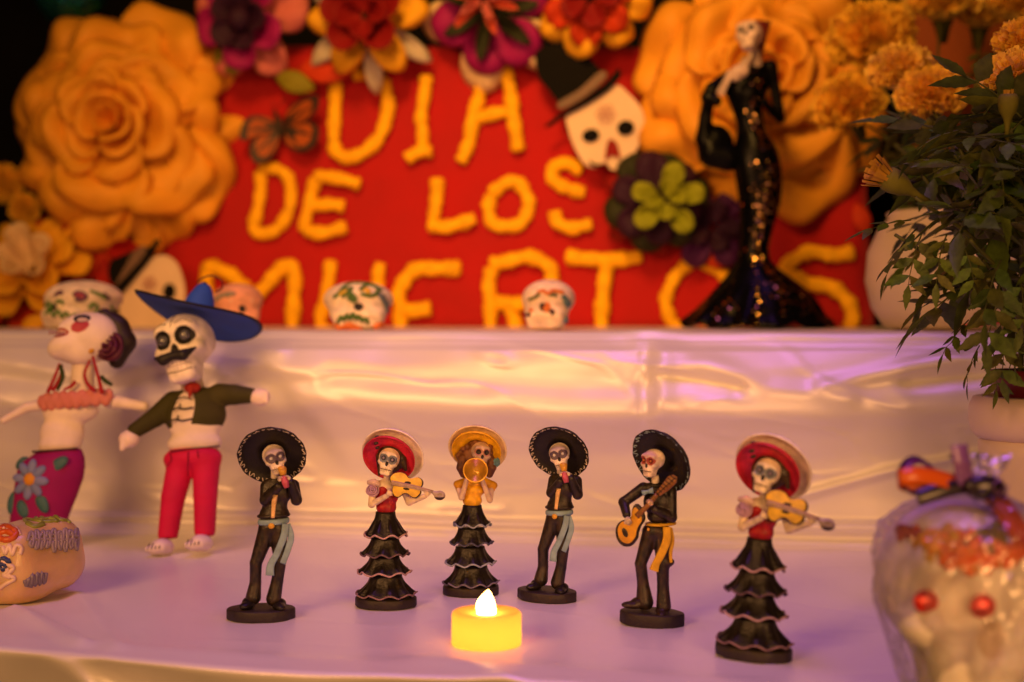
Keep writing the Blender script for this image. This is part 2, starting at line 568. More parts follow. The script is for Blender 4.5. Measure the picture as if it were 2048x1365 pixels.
# rolled edge along the foot
wf = 1.35 + .5 * vnoise(Xg / 11, Xg * 0 + 1.7, 4)
h += .42 * np.exp(-((Zg - wf) / .3) ** 2) + .25 * np.exp(-((Zg - .55) / .2) ** 2)
h += .30 * vnoise(Xg / 6, Zg / 5, 2) + .10 * vnoise(Xg / 2.2, Zg / 3.0, 3)
def crease(x, z, sd):                       # thin irregular wrinkle lines
    n_ = vnoise(x, z, sd) + .5 * vnoise(x * 2.1 + 5, z * 2.1, sd + 1)
    return np.exp(-(n_ / .07) ** 2)
h += .10 * crease(Xg / 7 + Zg / 9, Zg / 3.2 + Xg / 30, 41) * (.4 + np.clip(vnoise(Xg / 14, Zg / 8, 43) + .5, 0, 1)) + .02 * vnoise(Xg / 1.3 + Zg / 1.7, Zg / 1.3 - Xg / 2.1, 44)
lip = (1 - on_riser)
Zg += lip * (.10 * vnoise(Xg / 5, Yg / 6, 5) + .05 * vnoise(Xg / 1.7, Yg / 2.5, 6)) + lip * .2 * np.exp(-((Xg - xp) / 2.0) ** 2) * (Yg < 3)
Yl = Yg - h * on_riser
P = np.stack([Xg * OX + Yl * OY, 109 - Xg * OY + Yl * OX, Zg], -1).reshape(-1, 3)
o = link('upper_tablecloth', new_mesh('upper_tablecloth', P, grid_faces(nx, ns), satin))
tag(o, 'white satin cloth over the raised back step, hanging down its creased front', 'tablecloth')

# lower cloth: the table in front and its drop
nx, ny, nd = 380, 150, 70
xl = np.linspace(-75, 75, nx)
Yr = 109 - SLOPE * xl + 1.9
Yf = 67.3 - .245 * xl + .8 * np.sin(xl / 5.2 + 1.0) * np.exp(-((xl + 15) / 22) ** 2)
Yf = np.maximum(Yf, 38)
t = np.linspace(0, 1, ny)
Xg = np.repeat(xl[:, None], ny, 1)
Yg = Yr[:, None] + (Yf - Yr)[:, None] * t[None]
Zg = .16 * vnoise(Xg / 9, Yg / 8, 11) + .06 * vnoise(Xg / 3.5, Yg / 3.5, 12)
Zg += .035 * crease(Xg / 8, Yg / 5 + Xg / 25, 51) + .015 * vnoise(Xg / 1.2, Yg / 1.2, 52)
ed = (Yg - Yf[:, None])
Zg += .25 * np.exp(-((ed - 1.6) / 1.1) ** 2) * (.6 + vnoise(Xg / 7, Yg * 0, 13))
for pts, w, hh in (([ground(30, 1222), ground(165, 1292)], .6, .34), ([ground(150, 1190), ground(235, 1300)], .7, .26),
                   ([ground(840, 1320), ground(1010, 1352)], .8, .2)):
    Zg += ridge(Xg, Yg, [(p.x, p.y) for p in pts], w, hh)
Zg *= np.clip(1.4 - np.abs(Xg) * 0, 0, 1)
Zg -= Zg.mean()
a = np.linspace(0, 1, nd)
qd = np.clip(a * 8, 0, 1) * math.pi / 2
rad = .55
drop_y = -rad * np.sin(qd)
drop_z = -rad * (1 - np.cos(qd)) - np.clip(a - .125, 0, 1) * 22
Xd = np.repeat(xl[:, None], nd, 1)
fold = .9 * vnoise(Xd / 4.2, (drop_z[None] + 0 * Xd) / 22, 15) + .8 * np.sin(Xd / 2.6 + .25 * drop_z[None])
fold += ridge(Xd, drop_z[None] + 0 * Xd, [(ground(138, 1292).x, -.2), (ground(225, 1365).x + .6, -4.5)], .75, 2.6)
amt = np.clip((-drop_z - .2) / 2.6, 0, 1)[None]
Yd = Yf[:, None] + drop_y[None] + amt * (1.9 - fold * .9)
Zd = Zg[:, -1:] + drop_z[None]
P = np.concatenate([np.stack([Xg, Yg, Zg], -1), np.stack([Xd, Yd, Zd], -1)[:, 1:]], 1)
LOWZ = (xl, Yr, Yf, Zg)
o = link('lower_tablecloth', new_mesh('lower_tablecloth', P.reshape(-1, 3), grid_faces(nx, ny + nd - 1), satin))
tag(o, 'white satin cloth on the front table under the small figurines', 'tablecloth')
def cloth_z(x, y, r=0.0):                   # highest cloth point under a foot of radius r
    m = (np.abs(Xg - x) <= r + .45) & (np.abs(Yg - y) <= r + .45)
    return float(Zg[m].max()) if m.any() else 0.0
lowerX, lowerY, lowerZ = Xg.copy(), Yg.copy(), Zg.copy()
def table(px, py, r=1.0):                   # where a foot seen at this pixel stands on the front table
    p = ground(px, py)
    m = (np.abs(lowerX - p.x) <= r) & (np.abs(lowerY - p.y) <= r)
    p.z = float(np.percentile(lowerZ[m], 85)) if m.any() else 0.0
    return p
b = B()
V = [alt_pt(x, 56, z) for x, z in ((-170, -60), (170, -60), (170, 130), (-170, 130))]
V += [alt_pt(x, 58, z) for x, z in ((-170, -60), (170, -60), (170, 130), (-170, 130))]
b.add(V, [(0, 1, 2, 3), (7, 6, 5, 4), (0, 4, 5, 1), (1, 5, 6, 2), (2, 6, 7, 3), (3, 7, 4, 0)])
tag(b.obj('wall', M('black_backdrop', (.006, .005, .005), .9, spec=.1), smooth=False), kind='structure')
# ------------------------------------------------------------------ the six small painted skeleton musicians
resin = M('painted_resin', vc=True, rough=.40, var=.22, vscale=260, bump=.4, bscale=600, spec=.36, rvar=.15)
resin_matte = M('painted_resin_matte', vc=True, rough=.55, var=.22, vscale=180, bump=.35, bscale=500, spec=.4, rvar=.12)
BLACK, BONE, GOLD = (.012, .009, .008), (.66, .56, .44), (.62, .33, .03)
def solid(c): return lambda V: np.tile(np.array(c), (len(V), 1))
def streaks(c, c2, amt=.3, sc=6):
    def f(V):
        n = np.clip(.5 + 1.6 * vnoise(V[:, 0] * sc, V[:, 2] * sc * .6 + V[:, 1] * sc * .5, 9), 0, 1)[:, None] * amt
        return np.array(c) * (1 - n) + np.array(c2) * n
    return f
def hand_field(c, d, across, size, curl=.5):
    c, d, a = np.array(c, float), np.array(d, float), np.array(across, float)
    d /= np.linalg.norm(d); a -= d * a.dot(d); a /= np.linalg.norm(a)
    n = np.cross(a, d)
    fs = [s_ell(c, (.26 * size, .2 * size, .26 * size))]
    for i in range(4):
        b0 = c + a * size * (-.24 + .16 * i) + d * size * .15
        ln = size * (.46, .55, .52, .4)[i]
        k1 = b0 + d * ln * .55 + n * size * .05
        k2 = k1 + (d * (1 - curl) + n * curl) * ln * .55
        fs += [s_cap(b0, k1, .075 * size, .068 * size), s_cap(k1, k2, .068 * size, .055 * size)]
    t0 = c + a * size * -.2; t1 = t0 + (-a * .8 + d * .6) * size * .28; t2 = t1 + (d * .9 + n * .4) * size * .22
    fs += [s_cap(t0, t1, .085 * size, .075 * size), s_cap(t1, t2, .075 * size, .06 * size)]
    return s_u(*fs, k=.03 * size)
def hand(parent, c, d, across, size, col=BONE, curl=.5):
    c = np.array(c, float)
    return sculpted('hand', hand_field(c, d, across, size, curl), c - size * 1.05, c + size * 1.05, 46, resin_matte, parent, streaks(col, (.12, .08, .06), .55, 9))
def oval_base(t, rx=1.9, ry=1.35, h=.62, seed=1):
    b = B()
    def rf(q, j): return (1 + .012 * math.sin(6 * q + seed) + .010 * math.sin(11 * q + seed * 2), 0)
    b.loft([(0, 0, 0, rx * .97, ry * .97), (0, 0, .06, rx, ry), (0, 0, h - .1, rx, ry), (0, 0, h - .02, rx * .985, ry * .98), (0, 0, h, rx * .95, ry * .94), (0, 0, h, .4, .3)], 56, (.022, .014, .010), rf)
    return b.obj('base', resin_matte, t)
HAT_PROF = [(0, 1.25), (.35, 1.22), (.55, 1.0), (.68, .5), (.8, .22), (1.1, .18), (1.5, .12), (1.8, .0), (1.93, -.2), (1.95, -.29),
            (1.90, -.33), (1.75, -.14), (1.45, .0), (1.0, .04), (.72, .05), (.6, .42), (.05, .5)]
def hat_matrix(c, axis, hint=(0, 0, 1)):
    u, v, w = frame_from(axis, hint)
    return Matrix(((u.x, v.x, w.x, c[0]), (u.y, v.y, w.y, c[1]), (u.z, v.z, w.z, c[2]), (0, 0, 0, 1)))
def sombrero(t, c, axis, scale=1.0, trim=(.55, .47, .45), trim_n=18, trim_from=0, trim_to=360):
    m = hat_matrix(c, axis)
    b = B()
    def rf(q, r, z, j): return (r * scale * (1 + (.006 * math.sin(17 * q) + .008 * math.sin(9 * q + 1)) * (r > 1.6)), z * scale)
    b.lathe(HAT_PROF, 72, BLACK, m, rf)
    o = b.obj('sombrero', resin_matte, t)
    if trim_n:
        rng = random.Random(trim_n + int(c[0] * 100))
        d = B()
        for k in range(trim_n):
            a0 = math.radians(trim_from + (trim_to - trim_from) * (k + .5) / trim_n)
            pts = []
            if k % 2 == 0:
                for i in range(11):
                    s = -1 + 2 * i / 10
                    pts.append((a0 + .105 * s, 1.80 + .085 * math.sin(math.pi * s * 1.15) + .02 * math.cos(3 * s)))
            else:
                ph = rng.choice((-1, 1))
                for i in range(10):
                    s = i / 9 * 1.6 * math.pi
                    rr = .085 * (1 - .07 * i)
                    pts.append((a0 + rr * .55 * math.cos(s) * ph, 1.80 + rr * math.sin(s)))
            P = []
            for ang, r in pts:
                z = np.interp(r, [1.45, 1.75, 1.90, 1.95], [0, -.14, -.33, -.29]) - .012
                P.append(m @ Vector((r * scale * math.cos(ang), r * scale * math.sin(ang), z * scale)))
            d.tube(P, .030 * scale, 6, trim, hint=tuple(axis))
        d.obj('hat_trim', resin, o)
    return o
def ribbon_tail(b, pts, w, col, th=.28):
    b.tube(pts, w, 12, col, flat=th, hint=(0, 1, 0), smooth=8)

# ---- singer with a microphone
def build_singer(t, sash=(.22, .34, .44)):
    q = lambda x, y, d=0.0: np.array([(x - 318) / 109, d, (1262 - y) / 109])
    oval_base(t, 1.92, 1.4, .62)
    legs = s_u(s_chain([q(358, 715), q(290, 915, -.15), q(284, 1040, .02), q(272, 1128, -.02)], [.52, .345, .33, .44], k=.05),
               s_chain([q(425, 715), q(440, 900, -.2), q(420, 1030, -.05), q(398, 1138, -.1)], [.52, .36, .34, .43], k=.05),
               s_ell(q(395, 690), (.78, .55, .48)), s_cap(q(375, 640), q(425, 640), .52), k=.16)
    sculpted('trousers', legs, (-1.3, -1, .7), (2, .9, 6.5), 100, resin, t, streaks(BLACK, (.06, .035, .02), .5))
    for x, y, dx in ((240, 1172, -.25), (436, 1180, .25)):
        p = q(x, y, -.45)
        f = s_u(s_ell(p, (.36, .62, .24), rotm(0, 0, math.degrees(dx) * 1.6)), s_ell(p + np.array([.0, .4, .08]), (.36, .42, .32)), k=.12)
        sculpted('shoe', f, p - 1, p + 1, 36, resin, t, solid(BLACK))
    body = s_u(s_ell(q(420, 480), (.84, .58, .76)), s_ell(q(406, 560), (.70, .52, .5)), s_ell(q(402, 598), (.80, .58, .34)), s_ell(q(398, 622), (.95, .68, .2), rotm(0, -3, 0)),
               s_cap(q(365, 430), q(505, 430), .32), s_ell(q(415, 400), (.42, .4, .2)), k=.2)
    body = s_u(body, s_chain([q(352, 440), q(352, 522, -.35), q(440, 432, -.85)], [.33, .31, .25], k=.08),
               s_chain([q(522, 435), q(543, 522, -.3), q(517, 408, -.85)], [.33, .31, .24], k=.08), k=.07)
    body = s_sub(body, s_cap(q(405, 640, -.75), q(416, 470, -.72), .13), k=.06)
    sculpted('jacket', body, (-.9, -1.4, 5.6), (2.6, .9, 8.3), 92, resin, t, streaks(BLACK, (.055, .035, .022), .45))
    b = B(); b.tube([q(403, 628, -.69), q(407, 560, -.60), q(415, 485, -.60)], [.11, .13, .17], 10, (.66, .42, .2), flat=.5, smooth=6); b.obj('shirt_front', resin, t)
    b = B()
    ring = [np.array([q(398, 0)[0] + .82 * math.cos(a), .60 * math.sin(a), q(0, 657)[2] + .05 * math.cos(a * 1.0)]) for a in np.linspace(0, 2 * math.pi, 40, endpoint=False)]
    b.tube(ring, .085, 10, sash, flat=1.9, hint=(0, 0, 1), closed=True)
    ribbon_tail(b, [q(480, 665, -.62), q(470, 740, -.66), q(425, 850, -.62), q(388, 920, -.55), q(382, 985, -.55)], [.2, .2, .19, .21, .25], sash)
    ribbon_tail(b, [q(490, 668, -.52), q(512, 745, -.55), q(495, 820, -.6), q(462, 910, -.62)], [.17, .19, .18, .17], sash)
    b.obj('sash', resin_matte, t)
    b = B(); b.ell(q(393, 677, -.66), (.19, .1, .17), None, 14, GOLD); b.obj('buckle', resin, t)
    b = B(); b.tube([q(408, 405, -.1), q(412, 330, -.2)], .24, 12, BONE); b.obj('neck', resin_matte, t)
    skull('head', t, q(412, 268, -.38), 1.72, rotm(4, -13, 16), resin_matte, 58, skull_field(ball=.07), bone=(.70, .60, .52), eye=(.13, .1, .15), ring=(.10, .07, .11), iris=(.5, .47, .45), rr=.11, rw=.06, brow=(.24, .17, .21))
    sombrero(t, q(388, 236, .18), (-.06, .86, .5), 1.0, trim_n=26)
    hand(t, q(450, 386, -.98), (.7, -.2, .55), (.3, .7, -.5), .52)
    hand(t, q(505, 378, -1.0), (-.55, -.3, .6), (.3, -.7, .5), .5)
    b = B(); b.tube([q(475, 365, -1.02), q(486, 405, -1.08), q(495, 436, -1.1)], [.19, .2, .15], 12, (.46, .08, .15), smooth=4)
    o = b.obj('microphone', resin, t)
    b = B(); b.tube([q(472, 360, -1.0), q(466, 322, -.98)], [.17, .24], 14, GOLD); b.ell(q(465, 320, -.98), (.25, .25, .16), None, 14, GOLD); b.obj('microphone_head', resin, o)
    b = B(); b.tube([q(535, 435, -.62), q(532, 465, -.7), q(545, 492, -.62)], .035, 6, GOLD, smooth=4); b.obj('cuff_trim', resin, t)

singers = 'painted skeleton musician figurines on the front table'
p = table(522, 1237, 1.9)
t = thing('skeleton_figurine', 'black-suited skeleton singer figurine furthest left, blue-grey sash, beside the red-trousered doll', 'figurine', p, (0, 0, math.radians(2)), singers, 1.0)
build_singer(t)
singer = t
p = table(1094, 1200, 1.9)
dup(singer, p, (0, math.radians(1), math.radians(-24)), 'black-suited skeleton singer figurine with pink microphone, right behind the glowing tealight', .965)

# ---- ladies in tiered skirts
def tier(t, cx, zt, rt, zh, rh, nf, ph, trim, ry=.82, cy=0.0):
    secs, K = [], 9
    for j in range(K):
        u = j / (K - 1)
        r = rt + (rh - rt) * (u ** 1.7)
        secs.append((cx, cy, zt + (zh - zt) * u, r, r * ry))
    secs.append((cx, cy, zh + .04, rh * .93, rh * .93 * ry)); secs.append((cx, cy, zt - .1, rt * .7, rt * .7 * ry))
    def rf(q, j):
        u = min(j / (K - 1), 1.0)
        return 1 + .055 * u * math.sin(nf * q + ph) + .02 * u * math.sin(2.3 * nf * q + 2 * ph), .10 * u * u * math.sin(nf * q + ph + .8)
    b = B(); b.loft(secs, 84, None, rf, [(.012, .009, .008)] * len(secs))
    o = b.obj('skirt_tier', resin, t)
    if trim is not None:
        b = B()
        P = []
        for k in range(84):
            q = 2 * math.pi * k / 84
            s, dz = rf(q, K - 1)
            P.append((cx + rh * s * 1.01 * math.cos(q), cy + rh * ry * s * 1.01 * math.sin(q), zh + dz + .01))
        b.tube(P, .055, 6, trim, closed=True, hint=(0, 0, 1)); b.obj('hem_trim', resin, o)
def lady_hat(t, c, axis, r, under, top, edge_shift=(0, 0, 0)):
    m = hat_matrix(c, axis)
    k = r / 1.95
    b = B()
    b.lathe([(p[0] * k, p[1] * k + .03) for p in HAT_PROF], 60, top, m)
    o = b.obj('hat', resin, t)
    m2 = hat_matrix(np.array(c) + np.array(edge_shift), axis)
    b = B()
    b.lathe([(.05, .42 * k), (.6 * k, .34 * k), (.72 * k, -.02 * k), (1.0 * k, -.03 * k), (1.45 * k, -.07 * k), (1.54 * k, -.14 * k), (1.60 * k, -.34 * k),
             (1.64 * k, -.32 * k), (1.58 * k, -.10 * k), (1.4 * k, .02 * k), (.05, .46 * k)], 60, under, m2)
    b.obj('hat_lining', resin, o)
    return o
def rosebud(parent, c, r, col, name='rose', nrm=(0, -1, .1)):
    u, v, w = frame_from(nrm)
    b = B()
    P, R = [], []
    for i in range(60):
        a = i * .34
        rad = r * (.08 + .86 * i / 59)
        P.append(Vector(c) + u * rad * math.cos(a) + v * rad * math.sin(a) + w * r * (.42 - .5 * (i / 59) ** 1.6))
        R.append(r * (.13 + .05 * math.sin(i * 1.1)))
    b.tube(P, R, 8, col, flat=1.5, hint=tuple(w))
    b.ell(Vector(c) - w * r * .2, (r * .8, r * .8, r * .5), Matrix((u, v, w)).transposed(), 16, col)
    return b.obj(name, resin, parent)

def build_violinist(t):
    q = lambda x, y, d=0.0: np.array([(x - 315) / 115, d, (1275 - y) / 115])
    oval_base(t, 1.82, 1.4, .55, 3)
    pk = (.42, .27, .26)
    tier(t, 0.0, 1.85, .95, .72, 1.72, 9, .5, (.22, .13, .12))
    tier(t, -.08, 2.95, .88, 2.02, 1.52, 8, 1.7, pk)
    tier(t, -.05, 4.05, .82, 3.10, 1.38, 9, 3.0, (.12, .07, .08))
    tier(t, -.02, 5.6, .58, 4.22, 1.25, 8, 4.1, pk)
    f = s_u(s_ell(q(318, 600), (.6, .46, .5)), s_ell(q(322, 535), (.68, .52, .45)), s_ell(q(298, 478, -.2), (.28, .3, .26)), k=.2)
    sculpted('bodice', f, (-1.2, -.9, 5.2), (1.2, .8, 7.6), 56, resin, t, streaks((.36, .012, .016), (.2, .005, .01), .6))
    skin = (.80, .65, .48)
    f = s_u(s_ell(q(325, 452), (.82, .42, .36)), s_cap(q(325, 440), q(335, 360, -.2), .26, .24),
            s_chain([q(232, 450), q(222, 578, -.3), q(330, 512, -.85)], [.24, .21, .15], k=.05),
            s_chain([q(430, 455), q(478, 560, -.45), q(588, 512, -.95)], [.25, .21, .15], k=.05), k=.1)
    sculpted('arms', f, (-1.4, -1.4, 5.7), (2.8, .8, 8.4), 92, resin_matte, t, streaks(skin, (.42, .3, .2), .5))
    hand(t, q(340, 498, -.98), (.9, -.1, .3), (.2, .2, -1), .5, skin)
    hand(t, q(602, 500, -1.12), (.5, -.3, .75), (.7, .2, -.5), .55, skin)
    rosebud(t, q(228, 478, -.42), .43, (.46, .28, .42))
    b = B(); b.tube([q(195, 430, -.3), q(240, 425, -.4), q(275, 445, -.35)], [.12, .2, .13], 10, (.62, .45, .4), smooth=5); b.obj('sleeve_ruffle', resin, t)
    skull('head', t, q(338, 285, -.35), 1.70, rotm(-2, 13, -4), resin_matte, 60, skull_field(ball=.075), bone=(.80, .68, .50), eye=(.05, .045, .07), ring=(.20, .22, .27), iris=(.24, .2, .27), teeth=(.12, .07, .04), rr=.085, rw=.075)
    f = s_sub(s_u(s_ell(q(350, 265, .08), (.86, .66, .9)), s_cap(q(268, 260, -.1), q(272, 380, -.2), .16, .08), s_cap(q(432, 270, -.1), q(452, 345, -.1), .22, .1), k=.15), s_ell(q(345, 300, -.75), (.62, .6, .78)), k=.05)
    sculpted('hair', f, (-1, -1, 7.4), (1.6, 1, 10.2), 56, resin, t, streaks((.035, .018, .010), (.09, .05, .02), .5))
    lady_hat(t, q(368, 232, .32), (.2, .84, .52), 1.90, (.52, .018, .05), (.86, .76, .66), (-.21, -.24, -.17))
    b = B()
    for x, y in ((262, 118), (257, 160), (266, 190)): b.ell(q(x, y, -.62), (.15, .07, .1), rotm_m(0, -20, 0), 10, (.03, .01, .012))
    b.obj('hat_bow', resin, t)
    # the violin
    out = [(352, 385), (378, 358), (420, 350), (455, 362), (478, 388), (505, 392), (540, 384), (570, 405), (572, 438), (556, 462), (560, 492), (530, 524), (500, 520), (470, 498), (440, 500), (408, 522), (380, 512), (366, 478), (372, 440), (356, 415)]
    sm = catmull([np.array(p_) for p_ in out], 4, True)
    n_ = Vector((-.1, -1, .12))
    b = B(); b.prism([q(x, y, -1.02) for x, y in sm], n_, .26, (.03, .014, .010), .02); o = b.obj('violin_body', resin, t)
    c0 = np.mean([np.array(p_) for p_ in out], 0)
    b = B(); b.prism([q(*(c0 + (np.array(p_) - c0) * .955 + np.array([0, -3])), -1.06) for p_ in sm], n_, .05, (.80, .52, .06), .015); b.obj('violin_front', resin, o)
    b = B()
    b.ell(q(474, 420, -1.07), (.2, .03, .08), rotm_m(0, 8, 0), 12, (.02, .012, .01)); b.ell(q(463, 462, -1.07), (.19, .03, .075), rotm_m(0, 8, 0), 12, (.02, .012, .01)); b.obj('sound_hole', resin, o)
    b = B(); b.tube([q(362, 420, -1.1), q(500, 445, -1.12), q(645, 482, -1.16)], [.15, .12, .1], 8, (.36, .23, .15), flat=.4, smooth=6); b.obj('fingerboard', resin, o)
    b = B()
    for k in (-1, 0, 1): b.tube([q(365, 420 + 9 * k, -1.16), q(640, 482 + 4 * k, -1.21)], .012, 5, (.6, .5, .4))
    b.obj('strings', resin, o)
    f = s_sub(s_u(s_ell(q(688, 505, -1.15), (.34, .16, .28)), s_cap(q(650, 488, -1.15), q(680, 500, -1.15), .12), k=.08), s_ell(q(690, 500, -1.33), (.14, .12, .1)), k=.04)
    sculpted('violin_scroll', f, q(640, 545, -1.5), q(730, 465, -.8), 30, resin, o, lambda V: np.where((V[:, 2:3] < 6.62), np.array([[.03, .015, .012]]), np.array([[.42, .33, .28]])))


p = table(772, 1214, 1.8)
t = thing('skeleton_figurine', 'skeleton lady violinist figurine with crimson-lined hat, left of the trumpet player', 'figurine', p, (0, 0, 0), singers, 1.0)
build_violinist(t)
violinist = t
p = table(1506, 1314, 1.8)
dup(violinist, p, (math.radians(-1), math.radians(3.0), math.radians(-21)), 'skeleton lady violinist figurine nearest the wrapped skull, largest, at the right front', 1.075)

# ---- trumpet lady in yellow
def build_trumpeter(t):
    q = lambda x, y, d=0.0: np.array([(x - 228) / 92.5, d, (1005 - y) / 92.5])
    oval_base(t, 1.74, 1.35, .55, 5)
    gr = (.30, .34, .38)
    tier(t, 0, 1.75, 1.0, .70, 1.64, 10, .2, (.16, .14, .17))
    tier(t, -.05, 2.95, .9, 1.93, 1.5, 9, 1.1, gr)
    tier(t, 0.02, 4.1, .82, 3.18, 1.27, 9, 2.2, (.07, .07, .11))
    tier(t, .08, 5.5, .58, 4.30, 1.12, 8, 3.3, gr)
    f = s_u(s_ell(q(236, 470), (.6, .46, .45)), s_ell(q(245, 410), (.72, .5, .42)), k=.2)
    sculpted('bodice', f, (-1.2, -1, 5), (1.6, .8, 7.2), 50, resin, t, streaks((.80, .44, .012), (.6, .3, .01), .5))
    f = s_u(s_chain([q(150, 378), q(200, 362, -.15), q(250, 372, -.25), q(305, 362, -.15), q(358, 384)], [.24, .27, .2, .27, .24], k=.06), s_ell(q(160, 405), (.22, .3, .2)), s_ell(q(346, 408), (.22, .3, .2)), k=.1)
    sculpted('sleeve_ruffle', f, (-1.4, -.8, 6), (2, .7, 7.6), 58, resin, t, streaks((.76, .40, .012), (.55, .26, .01), .5))
    skin = (.76, .58, .40)
    f = s_u(s_ell(q(248, 352), (.6, .36, .25)), s_cap(q(255, 350), q(270, 280), .24),
            s_chain([q(160, 405, -.1), q(176, 448, -.45), q(206, 345, -.95)], [.19, .18, .14], k=.05),
            s_chain([q(345, 405, -.1), q(336, 462, -.45), q(296, 350, -.95)], [.19, .18, .14], k=.05), k=.06)
    sculpted('arms', f, (-1.2, -1.4, 5.4), (1.8, .6, 8), 74, resin_matte, t, streaks(skin, (.5, .34, .2), .4))
    hand(t, q(216, 335, -1.05), (.4, -.2, .8), (.6, -.6, 0), .42, skin); hand(t, q(290, 335, -1.05), (-.4, -.2, .8), (.6, .6, 0), .42, skin)
    skull('head', t, q(285, 205, -.38), 1.62, rotm(-2, 6, 12), resin_matte, 58, skull_field(), bone=(.50, .36, .26), eye=(.02, .014, .014), ring=(.42, .2, .14), rr=.10, rw=.05)
    rng = random.Random(4)
    parts = [s_ell(q(262, 225, .1), (1.0, .62, 1.12))]
    for k in range(34):
        a = rng.uniform(-.35, math.pi + .35); rr = rng.uniform(.75, 1.0)
        parts.append(s_ell(q(258 + 96 * rr * math.cos(a), 222 - 100 * rr * math.sin(a), rng.uniform(-.35, .25)), (rng.uniform(.14, .26),) * 3))
    for s_, x in ((-1, 178), (-1, 190), (1, 342), (1, 335)):
        parts.append(s_chain([q(x, 230, -.2), q(x + 8 * s_, 280, -.25), q(x - 4 * s_, 322, -.2)], [.24, .26, .18], k=.05))
    f = s_sub(s_u(*parts, k=.07), s_ell(q(285, 215, -.85), (.52, .62, .78)), k=.05)
    sculpted('hair', f, (-1.1, -1, 7), (1.9, 1, 10.2), 66, resin_matte, t, streaks((.10, .035, .012), (.24, .10, .03), .6, 9))
    lady_hat(t, q(268, 162, .28), (.12, .80, .58), 1.84, (.82, .46, .012), (.80, .64, .36), (-.06, -.17, -.11))
    rosebud(t, q(368, 250, -.3), .3, (.10, .22, .27), 'hair_flower')
    # trumpet, bell towards the viewer
    m = hat_matrix(q(258, 280, -1.75), (0, -1, -.04))
    b = B()
    prof = [(.76, .0), (.74, .03), (.70, .01), (.52, -.10), (.3, -.26), (.12, -.5), (.09, -.9), (.11, -.9), (.14, -.5), (.33, -.28), (.55, -.13), (.74, -.02)]
    b.lathe(prof + [prof[0]], 56, (.88, .50, .03), m); o = b.obj('trumpet', M('gold_paint', (.72, .36, .02), .3, var=.2, vscale=200, spec=.7, metal=.2, vc=True), t)
    b = B(); b.tube([q(258, 280, -1.4), q(262, 262, -.75)], .09, 10, (.6, .3, .02))
    for dx in (-14, 0, 14): b.tube([q(258 + dx * .4, 300, -1.05 + dx * .012), q(258 + dx * .4, 258, -1.05 + dx * .012)], .07, 8, (.6, .3, .02))
    b.obj('trumpet_tubing', resin, o)
p = table(942, 1190, 1.7)
t = thing('skeleton_figurine', 'skeleton lady in yellow hat and bodice blowing a gold trumpet, behind the tealight', 'figurine', p, (0, 0, 0), singers, 1.0)
build_trumpeter(t)

